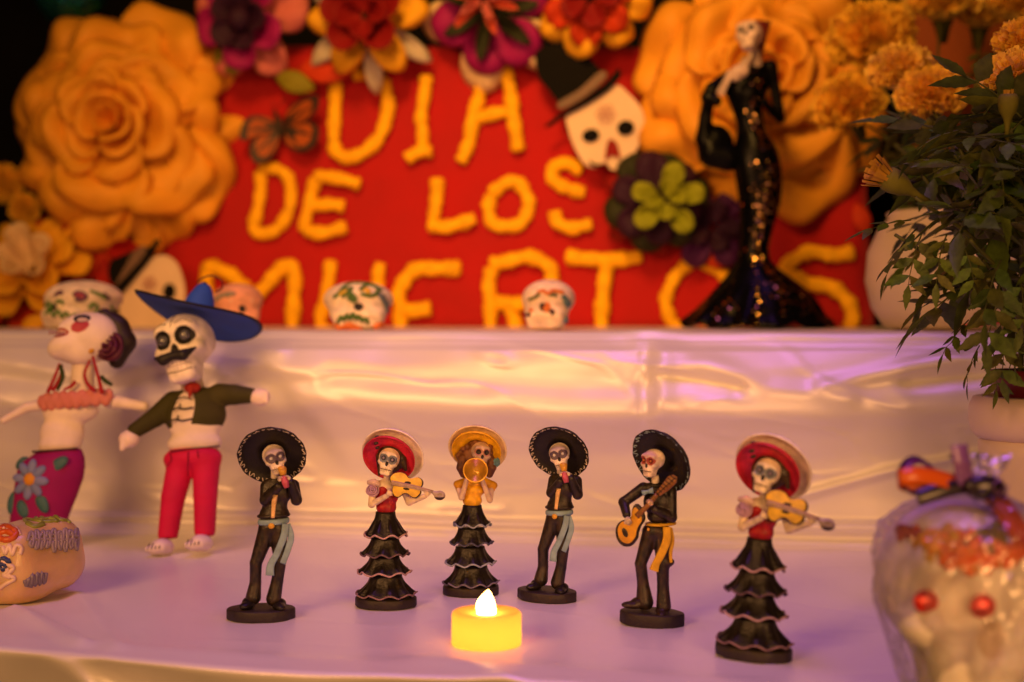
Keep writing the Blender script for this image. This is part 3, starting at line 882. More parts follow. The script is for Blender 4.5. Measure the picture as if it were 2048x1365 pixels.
# ---- guitarist
def build_guitarist(t):
    q = lambda x, y, d=0.0: np.array([(x - 322) / 110, d, (1256 - y) / 110])
    oval_base(t, 1.8, 1.25, .72, 8)
    legs = s_u(s_chain([q(300, 690), q(243, 885, -.12), q(258, 1010, .05), q(272, 1125, .05)], [.5, .33, .33, .5], k=.05),
               s_chain([q(372, 700), q(380, 900, -.1), q(384, 1020), q(392, 1140, -.05)], [.52, .36, .33, .42], k=.05),
               s_ell(q(338, 680), (.78, .56, .5)), s_ell(q(395, 865), (.5, .42, .3)), k=.14)
    sculpted('trousers', legs, (-1.4, -1, .8), (1.7, .9, 6), 96, resin, t, streaks(BLACK, (.065, .032, .02), .5))
    for x, y, a in ((205, 1140, -70), (385, 1180, 5)):
        p_ = q(x, y, -.3)
        f = s_u(s_ell(p_, (.36, .66, .22), rotm(0, 0, a)), s_ell(q((x + 262) / 2 if a < -20 else x, y - 15, -.1), (.4, .42, .28)), k=.12)
        sculpted('shoe', f, p_ - 1.1, p_ + 1.1, 36, resin, t, solid((.03, .017, .014)))
    body = s_u(s_ell(q(340, 500), (.84, .58, .85)), s_ell(q(352, 590), (.72, .54, .4)), s_cap(q(262, 420), q(395, 420), .3), s_ell(q(325, 395), (.4, .36, .2)), k=.2)
    body = s_u(body, s_chain([q(245, 418), q(128, 510, -.2), q(158, 575, -.75)], [.33, .29, .24], k=.08),
               s_chain([q(415, 435), q(428, 585, -.25), q(335, 535, -.85)], [.34, .3, .24], k=.08), k=.07)
    sculpted('jacket', body, (-2.1, -1.3, 5.4), (1.5, .9, 8.3), 92, resin, t, streaks(BLACK, (.05, .03, .02), .45))
    b = B(); b.tube([q(322, 400, -.05), q(318, 335, -.15)], [.25, .2], 12, BONE); b.obj('neck', resin_matte, t)
    skull('head', t, q(303, 255, -.30), 1.58, rotm(3, 2, -30), resin_matte, 60, skull_field(ball=.06), bone=(.78, .63, .52), eye=(.12, .01, .008), ring=(.36, .06, .05), iris=(.5, .16, .03), teeth=(.03, .02, .02), rr=.09, rw=.06, brow=(.46, .22, .19))
    sombrero(t, q(362, 232, .22), (.46, .78, .42), 1.0, (.26, .36, .46), 22)
    sash = (.58, .33, .012)
    b = B()
    ring = [np.array([q(358, 0)[0] + .74 * math.cos(a), .58 * math.sin(a), q(0, 632)[2] + .05 * math.cos(a)]) for a in np.linspace(0, 2 * math.pi, 40, endpoint=False)]
    b.tube(ring, .15, 10, sash, flat=.55, hint=(0, 0, .01), closed=True)
    ribbon_tail(b, [q(405, 640, -.6), q(408, 720, -.62), q(375, 810, -.58), q(345, 870, -.52), q(332, 915, -.52)], [.22, .24, .23, .22, .27], sash)
    ribbon_tail(b, [q(425, 645, -.4), q(440, 720, -.45), q(432, 800, -.48), q(436, 860, -.45)], [.1, .12, .1, .08], sash)
    b.obj('sash', resin_matte, t)
    b = B(); b.ell(q(293, 662, -.62), (.08, .06, .09), None, 10, GOLD); b.obj('button', resin, t)
    bl = (.24, .38, .50)
    b = B()
    b.tube([q(252, 440, -.72), q(285, 428, -.78)], [.17, .09], 10, bl, flat=.5); b.tube([q(285, 428, -.78), q(318, 420, -.72)], [.09, .19], 10, bl, flat=.5); b.ell(q(285, 428, -.8), (.09, .08, .1), None, 10, bl)
    b.obj('bow_tie', resin, t)
    # guitar held across the body
    out = [(150, 770), (190, 765), (225, 720), (232, 680), (245, 640), (268, 600), (262, 560), (240, 520), (215, 505), (195, 535), (190, 580), (165, 600), (120, 620), (96, 660), (98, 710), (118, 750)]
    sm = catmull([np.array(p_) for p_ in out], 4, True)
    n_ = Vector((-.12, -1, .1)); c0 = np.mean(sm, 0)
    dep = lambda x: -.92 - .0012 * (x - 200) * 0
    b = B(); b.prism([q(x, y, dep(x)) for x, y in sm], n_, .34, (.025, .014, .010), .03); o = b.obj('guitar_body', resin, t)
    b = B(); b.prism([q(*(c0 + (np.array(p_) - c0) * .84 + np.array([0, 0])), -.96) for p_ in sm], n_, .05, (.60, .30, .010), .015); b.obj('guitar_front', resin_matte, o)
    b = B(); b.ell(q(155, 685, -.97), (.15, .03, .28), rotm_m(0, -25, 0), 14, (.02, .012, .01)); b.obj('sound_hole', resin, o)
    b = B(); b.tube([q(225, 580, -1.02), q(300, 500, -1.05), q(345, 440, -1.05)], [.16, .14, .13], 8, (.20, .085, .02), flat=.45, smooth=5); b.obj('guitar_neck', resin, o)
    b = B(); b.prism([q(x, y, -1.02) for x, y in ((330, 435), (362, 448), (415, 410), (462, 360), (465, 325), (440, 312), (408, 325), (375, 375))], (-.1, -1, .1), .14, (.22, .09, .025), .02); o2 = b.obj('headstock', resin, o)
    b = B()
    for k in range(7):
        x, y = 345 + 16 * k, 430 - 17 * k
        b.tube([q(x - 14 - k, y - 12, -1.04), q(x + 14 + k, y + 12, -1.04)], .025, 6, (.04, .018, .01))
    b.tube([q(345, 440, -1.04), q(455, 330, -1.04)], .025, 6, (.04, .018, .01)); b.obj('frets', resin, o)
    hand(t, q(172, 598, -1.08), (.3, -.3, -.8), (.8, -.2, .3), .55, (.62, .5, .4)); hand(t, q(312, 495, -1.12), (-.2, -.3, .85), (.8, -.3, .2), .52, (.6, .42, .34))
p = table(1304, 1246, 1.8)
t = thing('skeleton_figurine', 'black-suited skeleton guitarist figurine with mustard sash, only one holding a guitar across his hip', 'figurine', p, (0, math.radians(1.5), math.radians(-14)), singers, 1.0)
build_guitarist(t)

# ------------------------------------------------------------------ battery tealight
p = table(973, 1286, 1.8)
t = thing('tealight', 'glowing yellow battery tealight with white flame tip in front of the figurines', 'candle', p)
b = B()
b.lathe([(1.6, 0), (1.82, .03), (1.85, .2), (1.84, 1.55), (1.80, 1.68), (1.72, 1.74), (1.5, 1.74), (1.2, 1.66), (.75, 1.6), (.55, 1.62), (.5, 1.6)], 64)
def glow_mat(name, base, emit, s, tr):
    m = bpy.data.materials.new(name); m.use_nodes = True
    N, L = m.node_tree.nodes, m.node_tree.links
    bs = N['Principled BSDF']; bs.inputs['Base Color'].default_value = (*base, 1); bs.inputs['Roughness'].default_value = .45
    bs.inputs['Emission Color'].default_value = (*emit, 1); bs.inputs['Emission Strength'].default_value = s
    tl = N.new('ShaderNodeBsdfTranslucent'); tl.inputs[0].default_value = (*base, 1)
    ms = N.new('ShaderNodeMixShader'); ms.inputs[0].default_value = tr
    L.new(bs.outputs[0], ms.inputs[1]); L.new(tl.outputs[0], ms.inputs[2]); L.new(ms.outputs[0], N['Material Output'].inputs['Surface'])
    return m
b.obj('candle_body', glow_mat('glowing_plastic', (.92, .66, .22), (1.0, .46, .05), .07, .75), t)
P = [(0, 0, 1.45), (0, 0, 1.62), (-.02, 0, 1.9), (-.04, 0, 2.2), (0, 0, 2.5), (.08, 0, 2.72), (.10, 0, 2.86)]
b = B(); b.loft([(x_, 0, z_, r_, r_) for x_, z_, r_ in [(.0, 1.4, .44), (0, 1.6, .5), (-.02, 1.85, .53), (-.04, 2.1, .5), (-.03, 2.3, .43), (0, 2.5, .32), (.05, 2.66, .2), (.08, 2.78, .1), (.10, 2.86, .02)]], 24)
b.obj('flame', glow_mat('flame_plastic', (1, .8, .5), (1.0, .56, .16), 24.0, .2), t)
ld = bpy.data.lights.new('tealight_glow', 'POINT'); ld.energy = .0095; ld.color = (1, .54, .13); ld.shadow_soft_size = .003
lo_ = bpy.data.objects.new('tealight_glow', ld); COL.objects.link(lo_); lo_.parent = t; lo_.location = (0, 0, .0105)
# ------------------------------------------------------------------ red banner with crepe-paper letters
YB = 152.0
BN = Vector((-OY, -OX, 0))                  # out of the banner, towards the viewer
def bp(px, py, off=0.0):                    # on the banner, off cm in front of its face
    return on(px, py, YB - off / OX)
def flat_quad(name, corners, th, mat, parent=None, n=24, wav=.15, seed=3):
    A, Bq, C, D = [np.array(c) for c in corners]      # bottom-left, bottom-right, top-right, top-left
    u = np.linspace(0, 1, n * 2); v = np.linspace(0, 1, n)
    G = np.zeros((n * 2, n, 3))
    for i, a in enumerate(u):
        for j, c in enumerate(v):
            G[i, j] = (A * (1 - a) + Bq * a) * (1 - c) + (D * (1 - a) + C * a) * c
    w = vnoise(np.repeat(u[:, None] * 7, n, 1), np.repeat(v[None] * 5, n * 2, 0), seed) * wav * 2
    G += np.array(BN)[None, None] * w[..., None]
    b = B(); b.sheet(G, th)
    return b.obj(name, mat, parent)
bc = bp(1000, 656)
t = thing('red_banner', 'red board lettered DIA DE LOS MUERTOS in yellow twisted paper', 'banner', (bc.x, bc.y, SHELF))
BO = Vector((bc.x, bc.y, SHELF))
flat_quad('board', [bp(252, 657) - BO, bp(1748, 657) - BO, bp(1716, 98) - BO, bp(262, 92) - BO], .5, M('red_felt', (.41, .004, .007), .8, var=.10, vscale=14, bump=.3, bscale=1200, spec=.25, sheen=.3), t)
crepe = M('yellow_crepe', (.92, .46, .004), .75, var=.16, vscale=90, bump=.7, bscale=260, spec=.3)
LETTERS = [
 ([[(672, 163), (670, 231), (668, 290), (683, 313), (706, 314), (739, 297), (765, 262), (776, 218), (772, 180), (748, 150), (706, 149)]], 13.5),
 ([[(852, 150), (850, 185), (842, 231), (845, 259), (845, 296)], [(813, 319), (833, 306), (864, 303)]], 12.5),
 ([[(997, 121), (969, 149), (956, 200), (944, 244), (938, 287), (920, 326)], [(995, 123), (1013, 149), (1023, 200), (1028, 244), (1037, 303)], [(952, 238), (990, 227), (1028, 223)]], 13.5),
 ([[(519, 342), (522, 383), (514, 425), (509, 462), (539, 466), (564, 448), (582, 406), (578, 361), (553, 338), (519, 339)]], 12.5),
 ([[(631, 356), (622, 395), (611, 439), (608, 464)], [(628, 354), (672, 356), (720, 370)], [(626, 412), (658, 409), (689, 414)], [(608, 462), (648, 466), (693, 454)]], 13),
 ([[(874, 356), (874, 392), (866, 440)], [(856, 450), (892, 454), (928, 445), (950, 436)]], 13.5),
 ([[(981, 389), (1012, 366), (1037, 367), (1056, 397), (1056, 422), (1039, 448), (1009, 453), (984, 445), (978, 417), (981, 389)]], 13),
 ([[(1165, 341), (1134, 328), (1112, 331), (1103, 353), (1120, 370), (1145, 381), (1170, 385)], [(1109, 422), (1114, 444), (1142, 456), (1184, 448)]], 13),
 ([[(410, 655), (414, 600), (416, 538), (452, 545), (486, 573), (502, 597), (536, 567), (561, 539), (580, 531), (590, 556), (587, 606), (585, 659)]], 15),
 ([[(661, 520), (658, 564), (647, 612), (644, 655), (690, 668), (745, 650), (756, 580), (756, 551), (762, 526)]], 13),
 ([[(922, 537), (870, 538), (836, 538), (812, 558), (797, 588), (802, 615), (800, 660)], [(806, 621), (830, 621), (862, 617)]], 15),
 ([[(984, 535), (978, 567), (981, 612), (981, 659)], [(980, 530), (1017, 522), (1062, 515), (1098, 533), (1103, 559), (1095, 587), (1050, 606), (990, 605)], [(1018, 610), (1036, 659)]], 14),
 ([[(1131, 514), (1176, 518), (1218, 521), (1284, 514)], [(1215, 526), (1209, 564), (1204, 612), (1204, 660)]], 14.5),
 ([[(1384, 522), (1352, 552), (1334, 589), (1334, 619), (1352, 652), (1400, 668), (1450, 650), (1470, 600), (1456, 560), (1428, 536), (1384, 522)]], 12.5),
 ([[(1709, 504), (1670, 511), (1624, 504), (1588, 519), (1570, 537), (1588, 555), (1624, 568), (1667, 577), (1694, 601), (1706, 631), (1698, 657)]], 14),
]
rng = random.Random(12)
for strokes, w in LETTERS:
    b = B()
    for si, st in enumerate(strokes):
        P = catmull([np.array(bp(x, y, .85 + .3 * (si % 2)) - BO) for x, y in st], 7)
        r0 = w * 151 / FPX
        R = [r0 * (1 + .10 * math.sin(i * .9 + si) + .07 * math.sin(i * 2.3 + si * 2) + rng.uniform(-.05, .05)) for i in range(len(P))]
        R[0] *= .75; R[-1] *= .8
        m = len(P); n = 14
        V, F = [], []
        for i in range(m):                   # twisted rope of crepe: ridged section that turns along the stroke
            tg = P[min(i + 1, m - 1)] - P[max(i - 1, 0)]; tg /= np.linalg.norm(tg) + 1e-9
            a = np.array(BN); a = a - tg * a.dot(tg); a /= np.linalg.norm(a); c = np.cross(tg, a)
            for k in range(n):
                q = 2 * math.pi * k / n
                rr = R[i] * (1 + .10 * math.sin(4 * q + i * .55) + rng.uniform(-.08, .08))
                V.append(P[i] + (a * math.cos(q) * .75 + c * math.sin(q)) * rr)
        for i in range(m - 1):
            for k in range(n):
                k2 = (k + 1) % n
                F.append((i * n + k, i * n + k2, (i + 1) * n + k2, (i + 1) * n + k))
        F.append(tuple(range(n))[::-1]); F.append(tuple((m - 1) * n + k for k in range(n)))
        b.add(V, F)
    b.obj('letter', crepe, t)

# ------------------------------------------------------------------ flowers made of curved petals
def petal_grid(R, phi0, w, base_n, cup, lip, droop, pointy=0.0, ruffle=0.0, na=13, nt=12, r0=.12, rng=random, notch=0.0, big=False):
    if big: na, nt = 25, 20
    G = np.zeros((na, nt, 3))
    ph = rng.uniform(0, 6)
    for i in range(na):
        s = -1 + 2 * i / (na - 1)
        top = 1 - (.30 * abs(s) ** 3.4 if big else .40 * abs(s) ** 2.6) * (1 - pointy) - pointy * (.72 * abs(s) ** 1.2) - notch * math.exp(-(s / .22) ** 2)
        for j in range(nt):
            tt = j / (nt - 1)
            rho = R * (r0 + (1 - r0) * tt * top)
            wid = w * (.55 + .55 * math.sin(min(tt * 1.25, 1) * math.pi / 2)) * (1 - .1 * tt)
            wid *= (1 - pointy * .75 * tt ** 1.4)
            a = phi0 + s * wid
            n = base_n + cup * R * (tt ** 1.5) + .10 * R * abs(s) ** 2 * tt - lip * R * max(0, tt - .74) ** 2 * 9 - droop * R * tt * tt
            n += ruffle * R * tt * math.sin(5 * s + ph) * .5
            if big:
                n += R * tt * (.09 * math.sin(2.1 * s + ph) + .06 * math.sin(6.3 * s + 2 * ph) * tt + .05 * math.sin(9 * tt + 4 * s + ph))
                rho *= 1 + .03 * math.sin(3.1 * s + 2 * ph) * tt + .02 * math.sin(8 * s + ph) * tt
            G[i, j] = (rho * math.cos(a), rho * math.sin(a), n)
    return G
def flower(name, label, cat, c, nrm, layers, center=None, group=None, seed=1, th=.14, spin=0.0, part='petal'):
    rng = random.Random(seed)
    t = thing(name, label, cat, c, (0, 0, 0), group)
    u, v, w = frame_from(nrm, (0, 0, 1))
    M3 = np.array([[u.x, v.x, w.x], [u.y, v.y, w.y], [u.z, v.z, w.z]])
    for li, L in enumerate(layers):
        n = L['n']
        for k in range(n):
            a = spin + L.get('off', 0) + 2 * math.pi * (k + rng.uniform(-.12, .12) * (2.0 if L.get('big') else 1)) / n
            G = petal_grid(L['R'] * (rng.uniform(.92, 1.08) if L.get('big') else rng.uniform(.94, 1.06)), a, L['w'], L['h'] + (k % 2) * L.get('alt', .25), L['cup'] * rng.uniform(.85, 1.15), L.get('lip', .3), L.get('droop', 0), L.get('pt', 0), L.get('ruf', .05), rng=rng, notch=L.get('notch', 0), big=L.get('big', False))
            b = B(); b.sheet(G @ M3.T, L.get('th', th)); b.obj(L.get('name', part), L['mat'], t)
    if center:
        b = B()
        for i in range(center.get('k', 1)):
            b.ell(np.array(M3 @ np.array([0, 0, center['h']])), (center['r'],) * 3, None, 18)
        b.obj('flower_centre', center['mat'], t)
    return t
def paper(name, col, **kw):
    return M(name, col, kw.pop('rough', .7), var=kw.pop('var', .12), vscale=60, bump=.35, bscale=220, spec=.3, translucent=kw.pop('tl', .18), **kw)
foam = M('orange_foam', (.97, .45, .035), .6, var=.12, vscale=22, bump=.4, bscale=180, spec=.35, translucent=.2)
def giant(name, label, px, py, off, R, seed, spin, nrm):
    c = bp(px, py, off)
    k = R / 12.4
    L = [dict(n=8, R=12.4 * k, w=.50, h=-1.2, cup=.10, lip=.34, mat=foam, alt=.9, th=.3, ruf=.06),
         dict(n=7, R=10.3 * k, w=.58, h=.2, cup=.20, lip=.42, mat=foam, off=.5, alt=.7, th=.28, ruf=.06),
         dict(n=5, R=8.1 * k, w=.74, h=1.4, cup=.34, lip=.50, mat=foam, off=.2, alt=.6, th=.26, ruf=.04),
         dict(n=5, R=6.1 * k, w=.80, h=2.2, cup=.52, lip=.60, mat=foam, off=.8, alt=.5, th=.24, ruf=.03),
         dict(n=4, R=4.3 * k, w=.95, h=2.8, cup=.80, lip=.70, mat=foam, off=.3, alt=.4, th=.22, ruf=.02),
         dict(n=3, R=2.7 * k, w=1.2, h=3.2, cup=1.2, lip=.8, mat=foam, off=.9, alt=.3, th=.2, ruf=.0),
         dict(n=2, R=1.4 * k, w=1.7, h=3.4, cup=2.0, lip=.6, mat=foam, off=.2, alt=.2, th=.2, ruf=.0)]
    for l_ in L: l_['big'] = True; l_['th'] = .10; l_['w'] *= 1.08; l_['lip'] *= .8; l_['cup'] *= 1.15
    return flower(name, label, 'paper flower', c, nrm, L, None, 'giant orange foam flowers', seed, spin=spin)
giant('foam_flower', 'giant orange foam rose at the upper left against the black backdrop', 250, 264, 2.6, 14.0, 5, .35, BN + Vector((.08, 0, .1)))
giant('foam_flower', 'giant orange foam rose at the upper right behind the black lady statue', 1530, 165, 2.6, 13.7, 9, 1.2, BN + Vector((0, 0, .05)))
# loose orange petal hanging under the left rose
P0 = bp(290, 455, 2.4)
b = B()
G = petal_grid(5.2, -math.pi / 2 + .1, .5, 0, .15, .4, 0, rng=random.Random(3))
u, v, w = frame_from(BN)
b.sheet(G @ np.array([[u.x, v.x, w.x], [u.y, v.y, w.y], [u.z, v.z, w.z]]).T + np.array(bp(292, 415, 1.6)) - np.array(P0), .3)
tag(b.obj('foam_petal', foam, None, loc=P0), 'single orange foam petal hanging below the left giant rose', 'petal')

PF = 'coloured paper flowers along the banner'
coral, magenta, dkpur = paper('coral_paper', (.68, .18, .18)), paper('magenta_paper', (.36, .006, .16)), paper('dark_purple_paper', (.030, .003, .028), tl=.05)
yellow, dred, white = paper('yellow_paper', (.90, .46, .02)), paper('deep_red_paper', (.26, .004, .006)), paper('white_paper', (.62, .52, .45))
redor, olive, dkgreen, black = paper('orange_red_paper', (.60, .045, .008)), paper('olive_paper', (.26, .22, .012)), paper('dark_green_paper', (.022, .024, .008), tl=.05), paper('black_paper', (.008, .007, .006), tl=.02)
cream, lime, purple = paper('cream_paper', (.90, .66, .40)), paper('lime_paper', (.30, .33, .012)), paper('purple_paper', (.075, .008, .10))
cm = lambda px: px * 150 / FPX
flower('paper_flower', 'magenta and coral paper flower with dark purple heart, top left of the lettering', 'paper flower', bp(492, 42, 4.5), BN + Vector((-.1, 0, -.1)), [
    dict(n=5, R=cm(128), w=.52, h=-.8, cup=.05, lip=.2, mat=coral, ruf=.18, off=.3), dict(n=5, R=cm(98), w=.62, h=0, cup=.35, lip=.2, mat=magenta, off=.9, ruf=.1),
    dict(n=5, R=cm(62), w=.75, h=.8, cup=.5, lip=.1, mat=dkpur, ruf=.06)], dict(r=cm(26), h=1.6, mat=dkpur), PF, 21)
flower('paper_flower', 'yellow paper flower with a deep red cupped heart, above the letter D', 'paper flower', bp(738, 40, 4.5), BN, [
    dict(n=6, R=cm(150), w=.36, h=-1.2, cup=.0, lip=.2, mat=white, pt=.45, ruf=.12, off=.5), dict(n=6, R=cm(122), w=.56, h=0, cup=.15, lip=.3, mat=yellow, pt=.25, ruf=.12, off=.05),
    dict(n=5, R=cm(86), w=.75, h=1.2, cup=.55, lip=.05, mat=dred, pt=.15, ruf=.05, off=.3), dict(n=4, R=cm(52), w=.9, h=1.6, cup=.7, lip=.05, mat=dred, pt=.1)], None, PF, 22)
flower('paper_flower', 'magenta paper flower with pale tips and coral pointed heart, above the letter A', 'paper flower', bp(985, 20, 4), BN + Vector((0, 0, -.15)), [
    dict(n=6, R=cm(158), w=.44, h=-1.0, cup=.0, lip=.25, mat=cream, ruf=.15, off=.28), dict(n=6, R=cm(132), w=.58, h=0, cup=.12, lip=.3, mat=magenta, ruf=.14, off=.26),
    dict(n=7, R=cm(100), w=.36, h=.7, cup=.2, lip=.1, mat=dkgreen, pt=.5, off=.1)], None, PF, 23)
flower('paper_flower', 'small coral paper flower with pointed petals on the magenta bloom', 'paper flower', bp(968, 0, 6.5), BN + Vector((0, 0, -.1)), [
    dict(n=6, R=cm(72), w=.32, h=0, cup=.3, lip=.0, mat=paper('salmon_paper', (.72, .12, .07)), pt=.55, ruf=.1, off=-math.pi / 2 + .3), dict(n=5, R=cm(46), w=.4, h=.5, cup=.6, lip=.0, mat=coral, pt=.5)], None, PF, 24)
flower('paper_flower', 'red and orange paper flower with yellow ruffled edge beside the right giant rose', 'paper flower', bp(1182, 2, 5), BN, [
    dict(n=7, R=cm(112), w=.48, h=-.6, cup=.1, lip=.3, mat=yellow, ruf=.25), dict(n=6, R=cm(92), w=.55, h=.2, cup=.2, lip=.3, mat=redor, ruf=.2, off=.4),
    dict(n=5, R=cm(62), w=.6, h=.9, cup=.4, lip=.2, mat=dred, ruf=.1)], None, PF, 25)
flower('paper_flower', 'dark purple paper flower with lime green heart, right of the word LOS', 'paper flower', bp(1312, 402, 4), BN + Vector((.1, 0, 0)), [
    dict(n=6, R=cm(112), w=.5, h=-1, cup=-.02, lip=.3, mat=dred, pt=.3, ruf=.1, off=.55), dict(n=6, R=cm(104), w=.54, h=0, cup=.05, lip=.3, mat=dkgreen, ruf=.12, off=.2),
    dict(n=6, R=cm(92), w=.52, h=.7, cup=.1, lip=.3, mat=dkpur, ruf=.12, off=.7)], None, PF, 26)
flower('paper_flower', 'small lime green paper flower in the heart of the dark purple one', 'paper flower', bp(1334, 404, 6.0), BN + Vector((.05, 0, .1)), [
    dict(n=5, R=cm(72), w=.44, h=0, cup=.3, lip=.2, mat=lime, ruf=.12, off=.2), dict(n=4, R=cm(40), w=.6, h=.5, cup=.6, lip=.1, mat=lime)], None, PF, 27)
flower('paper_flower', 'purple paper flower peeking out behind the black lady statue', 'paper flower', bp(1425, 455, 2.4), BN, [
    dict(n=6, R=cm(82), w=.5, h=0, cup=.1, lip=.3, mat=purple, ruf=.15), dict(n=5, R=cm(50), w=.6, h=.5, cup=.4, lip=.1, mat=dkpur)], None, PF, 28)
flower('paper_flower', 'yellow and cream paper flower at the left edge above the shelf', 'paper flower', bp(72, 552, 6), BN + Vector((.12, 0, .6)), [
    dict(n=6, R=cm(172), w=.48, h=-1.4, cup=.08, lip=.25, mat=redor, ruf=.15, off=.5), dict(n=6, R=cm(128), w=.5, h=.2, cup=.3, lip=.2, mat=yellow, pt=.2, ruf=.15, off=.1),
    dict(n=5, R=cm(92), w=.66, h=.9, cup=.45, lip=.2, mat=yellow, pt=.15, ruf=.15, off=.5), dict(n=5, R=cm(58), w=.75, h=1.0, cup=1.25, lip=.1, mat=cream, pt=.15, ruf=.06, off=.6)], None, PF, 29)
flower('paper_flower', 'deep red paper flower below the left giant rose', 'paper flower', bp(205, 505, 3.0), BN + Vector((.1, 0, 0)), [
    dict(n=6, R=cm(112), w=.5, h=-.5, cup=.05, lip=.25, mat=dred, pt=.3, ruf=.1, off=.2), dict(n=5, R=cm(86), w=.5, h=.4, cup=.3, lip=.1, mat=paper('scarlet_paper', (.40, .008, .006)), pt=.3, ruf=.1)], None, PF, 30)
flower('paper_flower', 'orange and maroon paper flower low at the left edge, near the white shelf', 'paper flower', bp(10, 628, 5.5), BN, [
    dict(n=6, R=cm(80), w=.5, h=0, cup=.1, lip=.3, mat=dred, ruf=.12), dict(n=5, R=cm(50), w=.6, h=.6, cup=.3, lip=.2, mat=redor)], None, PF, 31)
def leaf_card(label, pts, off, mat, name='paper_leaf', cat='paper leaf'):
    c = sum((bp(x, y, off) for x, y in pts), Vector()) / len(pts)
    a, e = np.array(bp(*pts[0], off) - c), np.array(bp(*pts[1], off) - c)
    wd = pts[2] if len(pts) > 2 else None
    ax = e - a; L = np.linalg.norm(ax); ax /= L
    sd = np.cross(ax, np.array(BN)); W = L * .26
    G = np.zeros((15, 9, 3))
    for i in range(15):
        s = i / 14
        for j in range(9):
            q = -1 + j / 4
            G[i, j] = a + ax * L * s + sd * W * q * (math.sin(math.pi * min(1, s * .95 + .03)) ** .8 + .02) + np.array(BN) * (.5 * math.sin(math.pi * s) - .35 * abs(q) * W * .5)
    b = B(); b.sheet(G, .06); o = b.obj(name, mat, None, loc=c)
    return tag(o, label, cat, 'paper leaves tucked between the flowers')
leaf_card('flat red paper leaf above the letter D', [(597, 140), (712, 134)], 2.4, redor)
leaf_card('olive paper leaf right below the magenta flower', [(552, 152), (628, 178)], 2.8, olive)
leaf_card('olive paper leaf between the left giant rose and magenta flower', [(432, 88), (470, 150)], 3.4, olive)
leaf_card('olive paper leaf between the magenta and yellow flowers', [(556, 40), (600, 5)], 3.2, olive)
leaf_card('dark red paper leaf in front of the letters T and O', [(1385, 478), (1450, 536)], 1.8, redor)
leaf_card('orange paper leaf at the right edge of the banner', [(1712, 408), (1735, 470)], 1.0, redor)
leaf_card('yellow paper leaf lying left of the green-iced sugar skull', [(42, 668), (92, 632)], 20, yellow)

# ------------------------------------------------------------------ skull cut-outs in top hats
card_w = M('white_card', (.78, .56, .42), .75, var=.06, vscale=40, bump=.1)
card_k = M('black_card', (.006, .005, .005), .85, var=.2, vscale=40, spec=.1)
card_g = M('brown_ribbon', (.16, .085, .06), .6, var=.2, vscale=120, bump=.3)
card_p = M('pink_ink', (.55, .25, .22), .7)
def cutout(label, c, off, polys):
    cc = bp(*c, off)
    t = thing('skull_cutout', label, 'cutout', cc, group='skull cut-outs in top hats')
    for name, pts, mat, lift in polys:
        P = [bp(x, y, off + lift) - cc for x, y in pts]
        b = B()
        sm = catmull([np.array(p) for p in P], 4, True) if len(P) > 4 else P
        b.prism(sm, BN, .16 if lift < .3 else .1, None, .02)
        b.obj(name, mat, t, smooth=False)
    return t
def ov(cx, cy, a, bb, rot=0, n=12):
    r = math.radians(rot)
    return [(cx + a * math.cos(q) * math.cos(r) - bb * math.sin(q) * math.sin(r), cy + a * math.cos(q) * math.sin(r) + bb * math.sin(q) * math.cos(r)) for q in [2 * math.pi * k / n for k in range(n)]]
Z3 = lambda pts: [(800 + x / 3.9, y / 3.9) for x, y in pts]
t = cutout('white paper skull cut-out with black top hat, right of the letter A', (1200, 220), 3.4, [
    ('face', Z3([(1305, 880), (1320, 1040), (1375, 1180), (1440, 1280), (1520, 1312), (1600, 1270), (1660, 1330), (1760, 1280), (1840, 1180), (1885, 1060), (1905, 930), (1870, 830), (1790, 740), (1680, 665), (1480, 770)]), card_w, 0),
    ('top_hat', Z3([(1075, 590), (1060, 400), (1160, 250), (1330, 240), (1450, 330), (1480, 450), (1560, 570), (1420, 700), (1250, 800), (1150, 690)]), card_k, .3),
    ('hat_band', Z3([(1235, 800), (1400, 700), (1560, 560), (1610, 600), (1450, 750), (1265, 850)]), card_g, .45),
    ('hat_brim', Z3([(1130, 985), (1260, 880), (1440, 770), (1600, 650), (1700, 540), (1720, 600), (1620, 710), (1450, 820), (1280, 910), (1180, 985)]), card_k, .5),
    ('eye', Z3(ov(1487, 1058, 68, 52, -12)), card_k, .32), ('eye', Z3(ov(1760, 998, 68, 58, -12)), card_k, .32),
    ('nose', Z3([(1640, 1085), (1690, 1120), (1715, 1230), (1650, 1215), (1600, 1250), (1610, 1140)]), paper('red_card', (.30, .004, .006)), .32),
    ('mouth', Z3([(1480, 1250), (1520, 1280), (1570, 1285), (1530, 1305), (1490, 1290)]), card_k, .32)])
def doodle(t, cx, cy, r, c, off):
    b = B(); cc = bp(*c, off)
    for k in range(6):
        a = k * math.pi / 3
        b.tube([bp(cx + r * .62 * math.cos(a) + r * .36 * math.cos(q), cy + r * .62 * math.sin(a) + r * .36 * math.sin(q), off + .34) - cc for q in np.linspace(0, 6.28, 12, endpoint=False)], .05, 5, closed=True, hint=tuple(BN))
    b.tube([bp(cx + r * .25 * math.cos(q), cy + r * .25 * math.sin(q), off + .34) - cc for q in np.linspace(0, 6.28, 12, endpoint=False)], .05, 5, closed=True, hint=tuple(BN))
    b.obj('forehead_flower', card_p, t)
doodle(t, 1211, 228, 19, (1200, 220), 3.4)
Z8 = lambda pts: [(x / 3.938, 380 + y / 3.938) for x, y in pts]
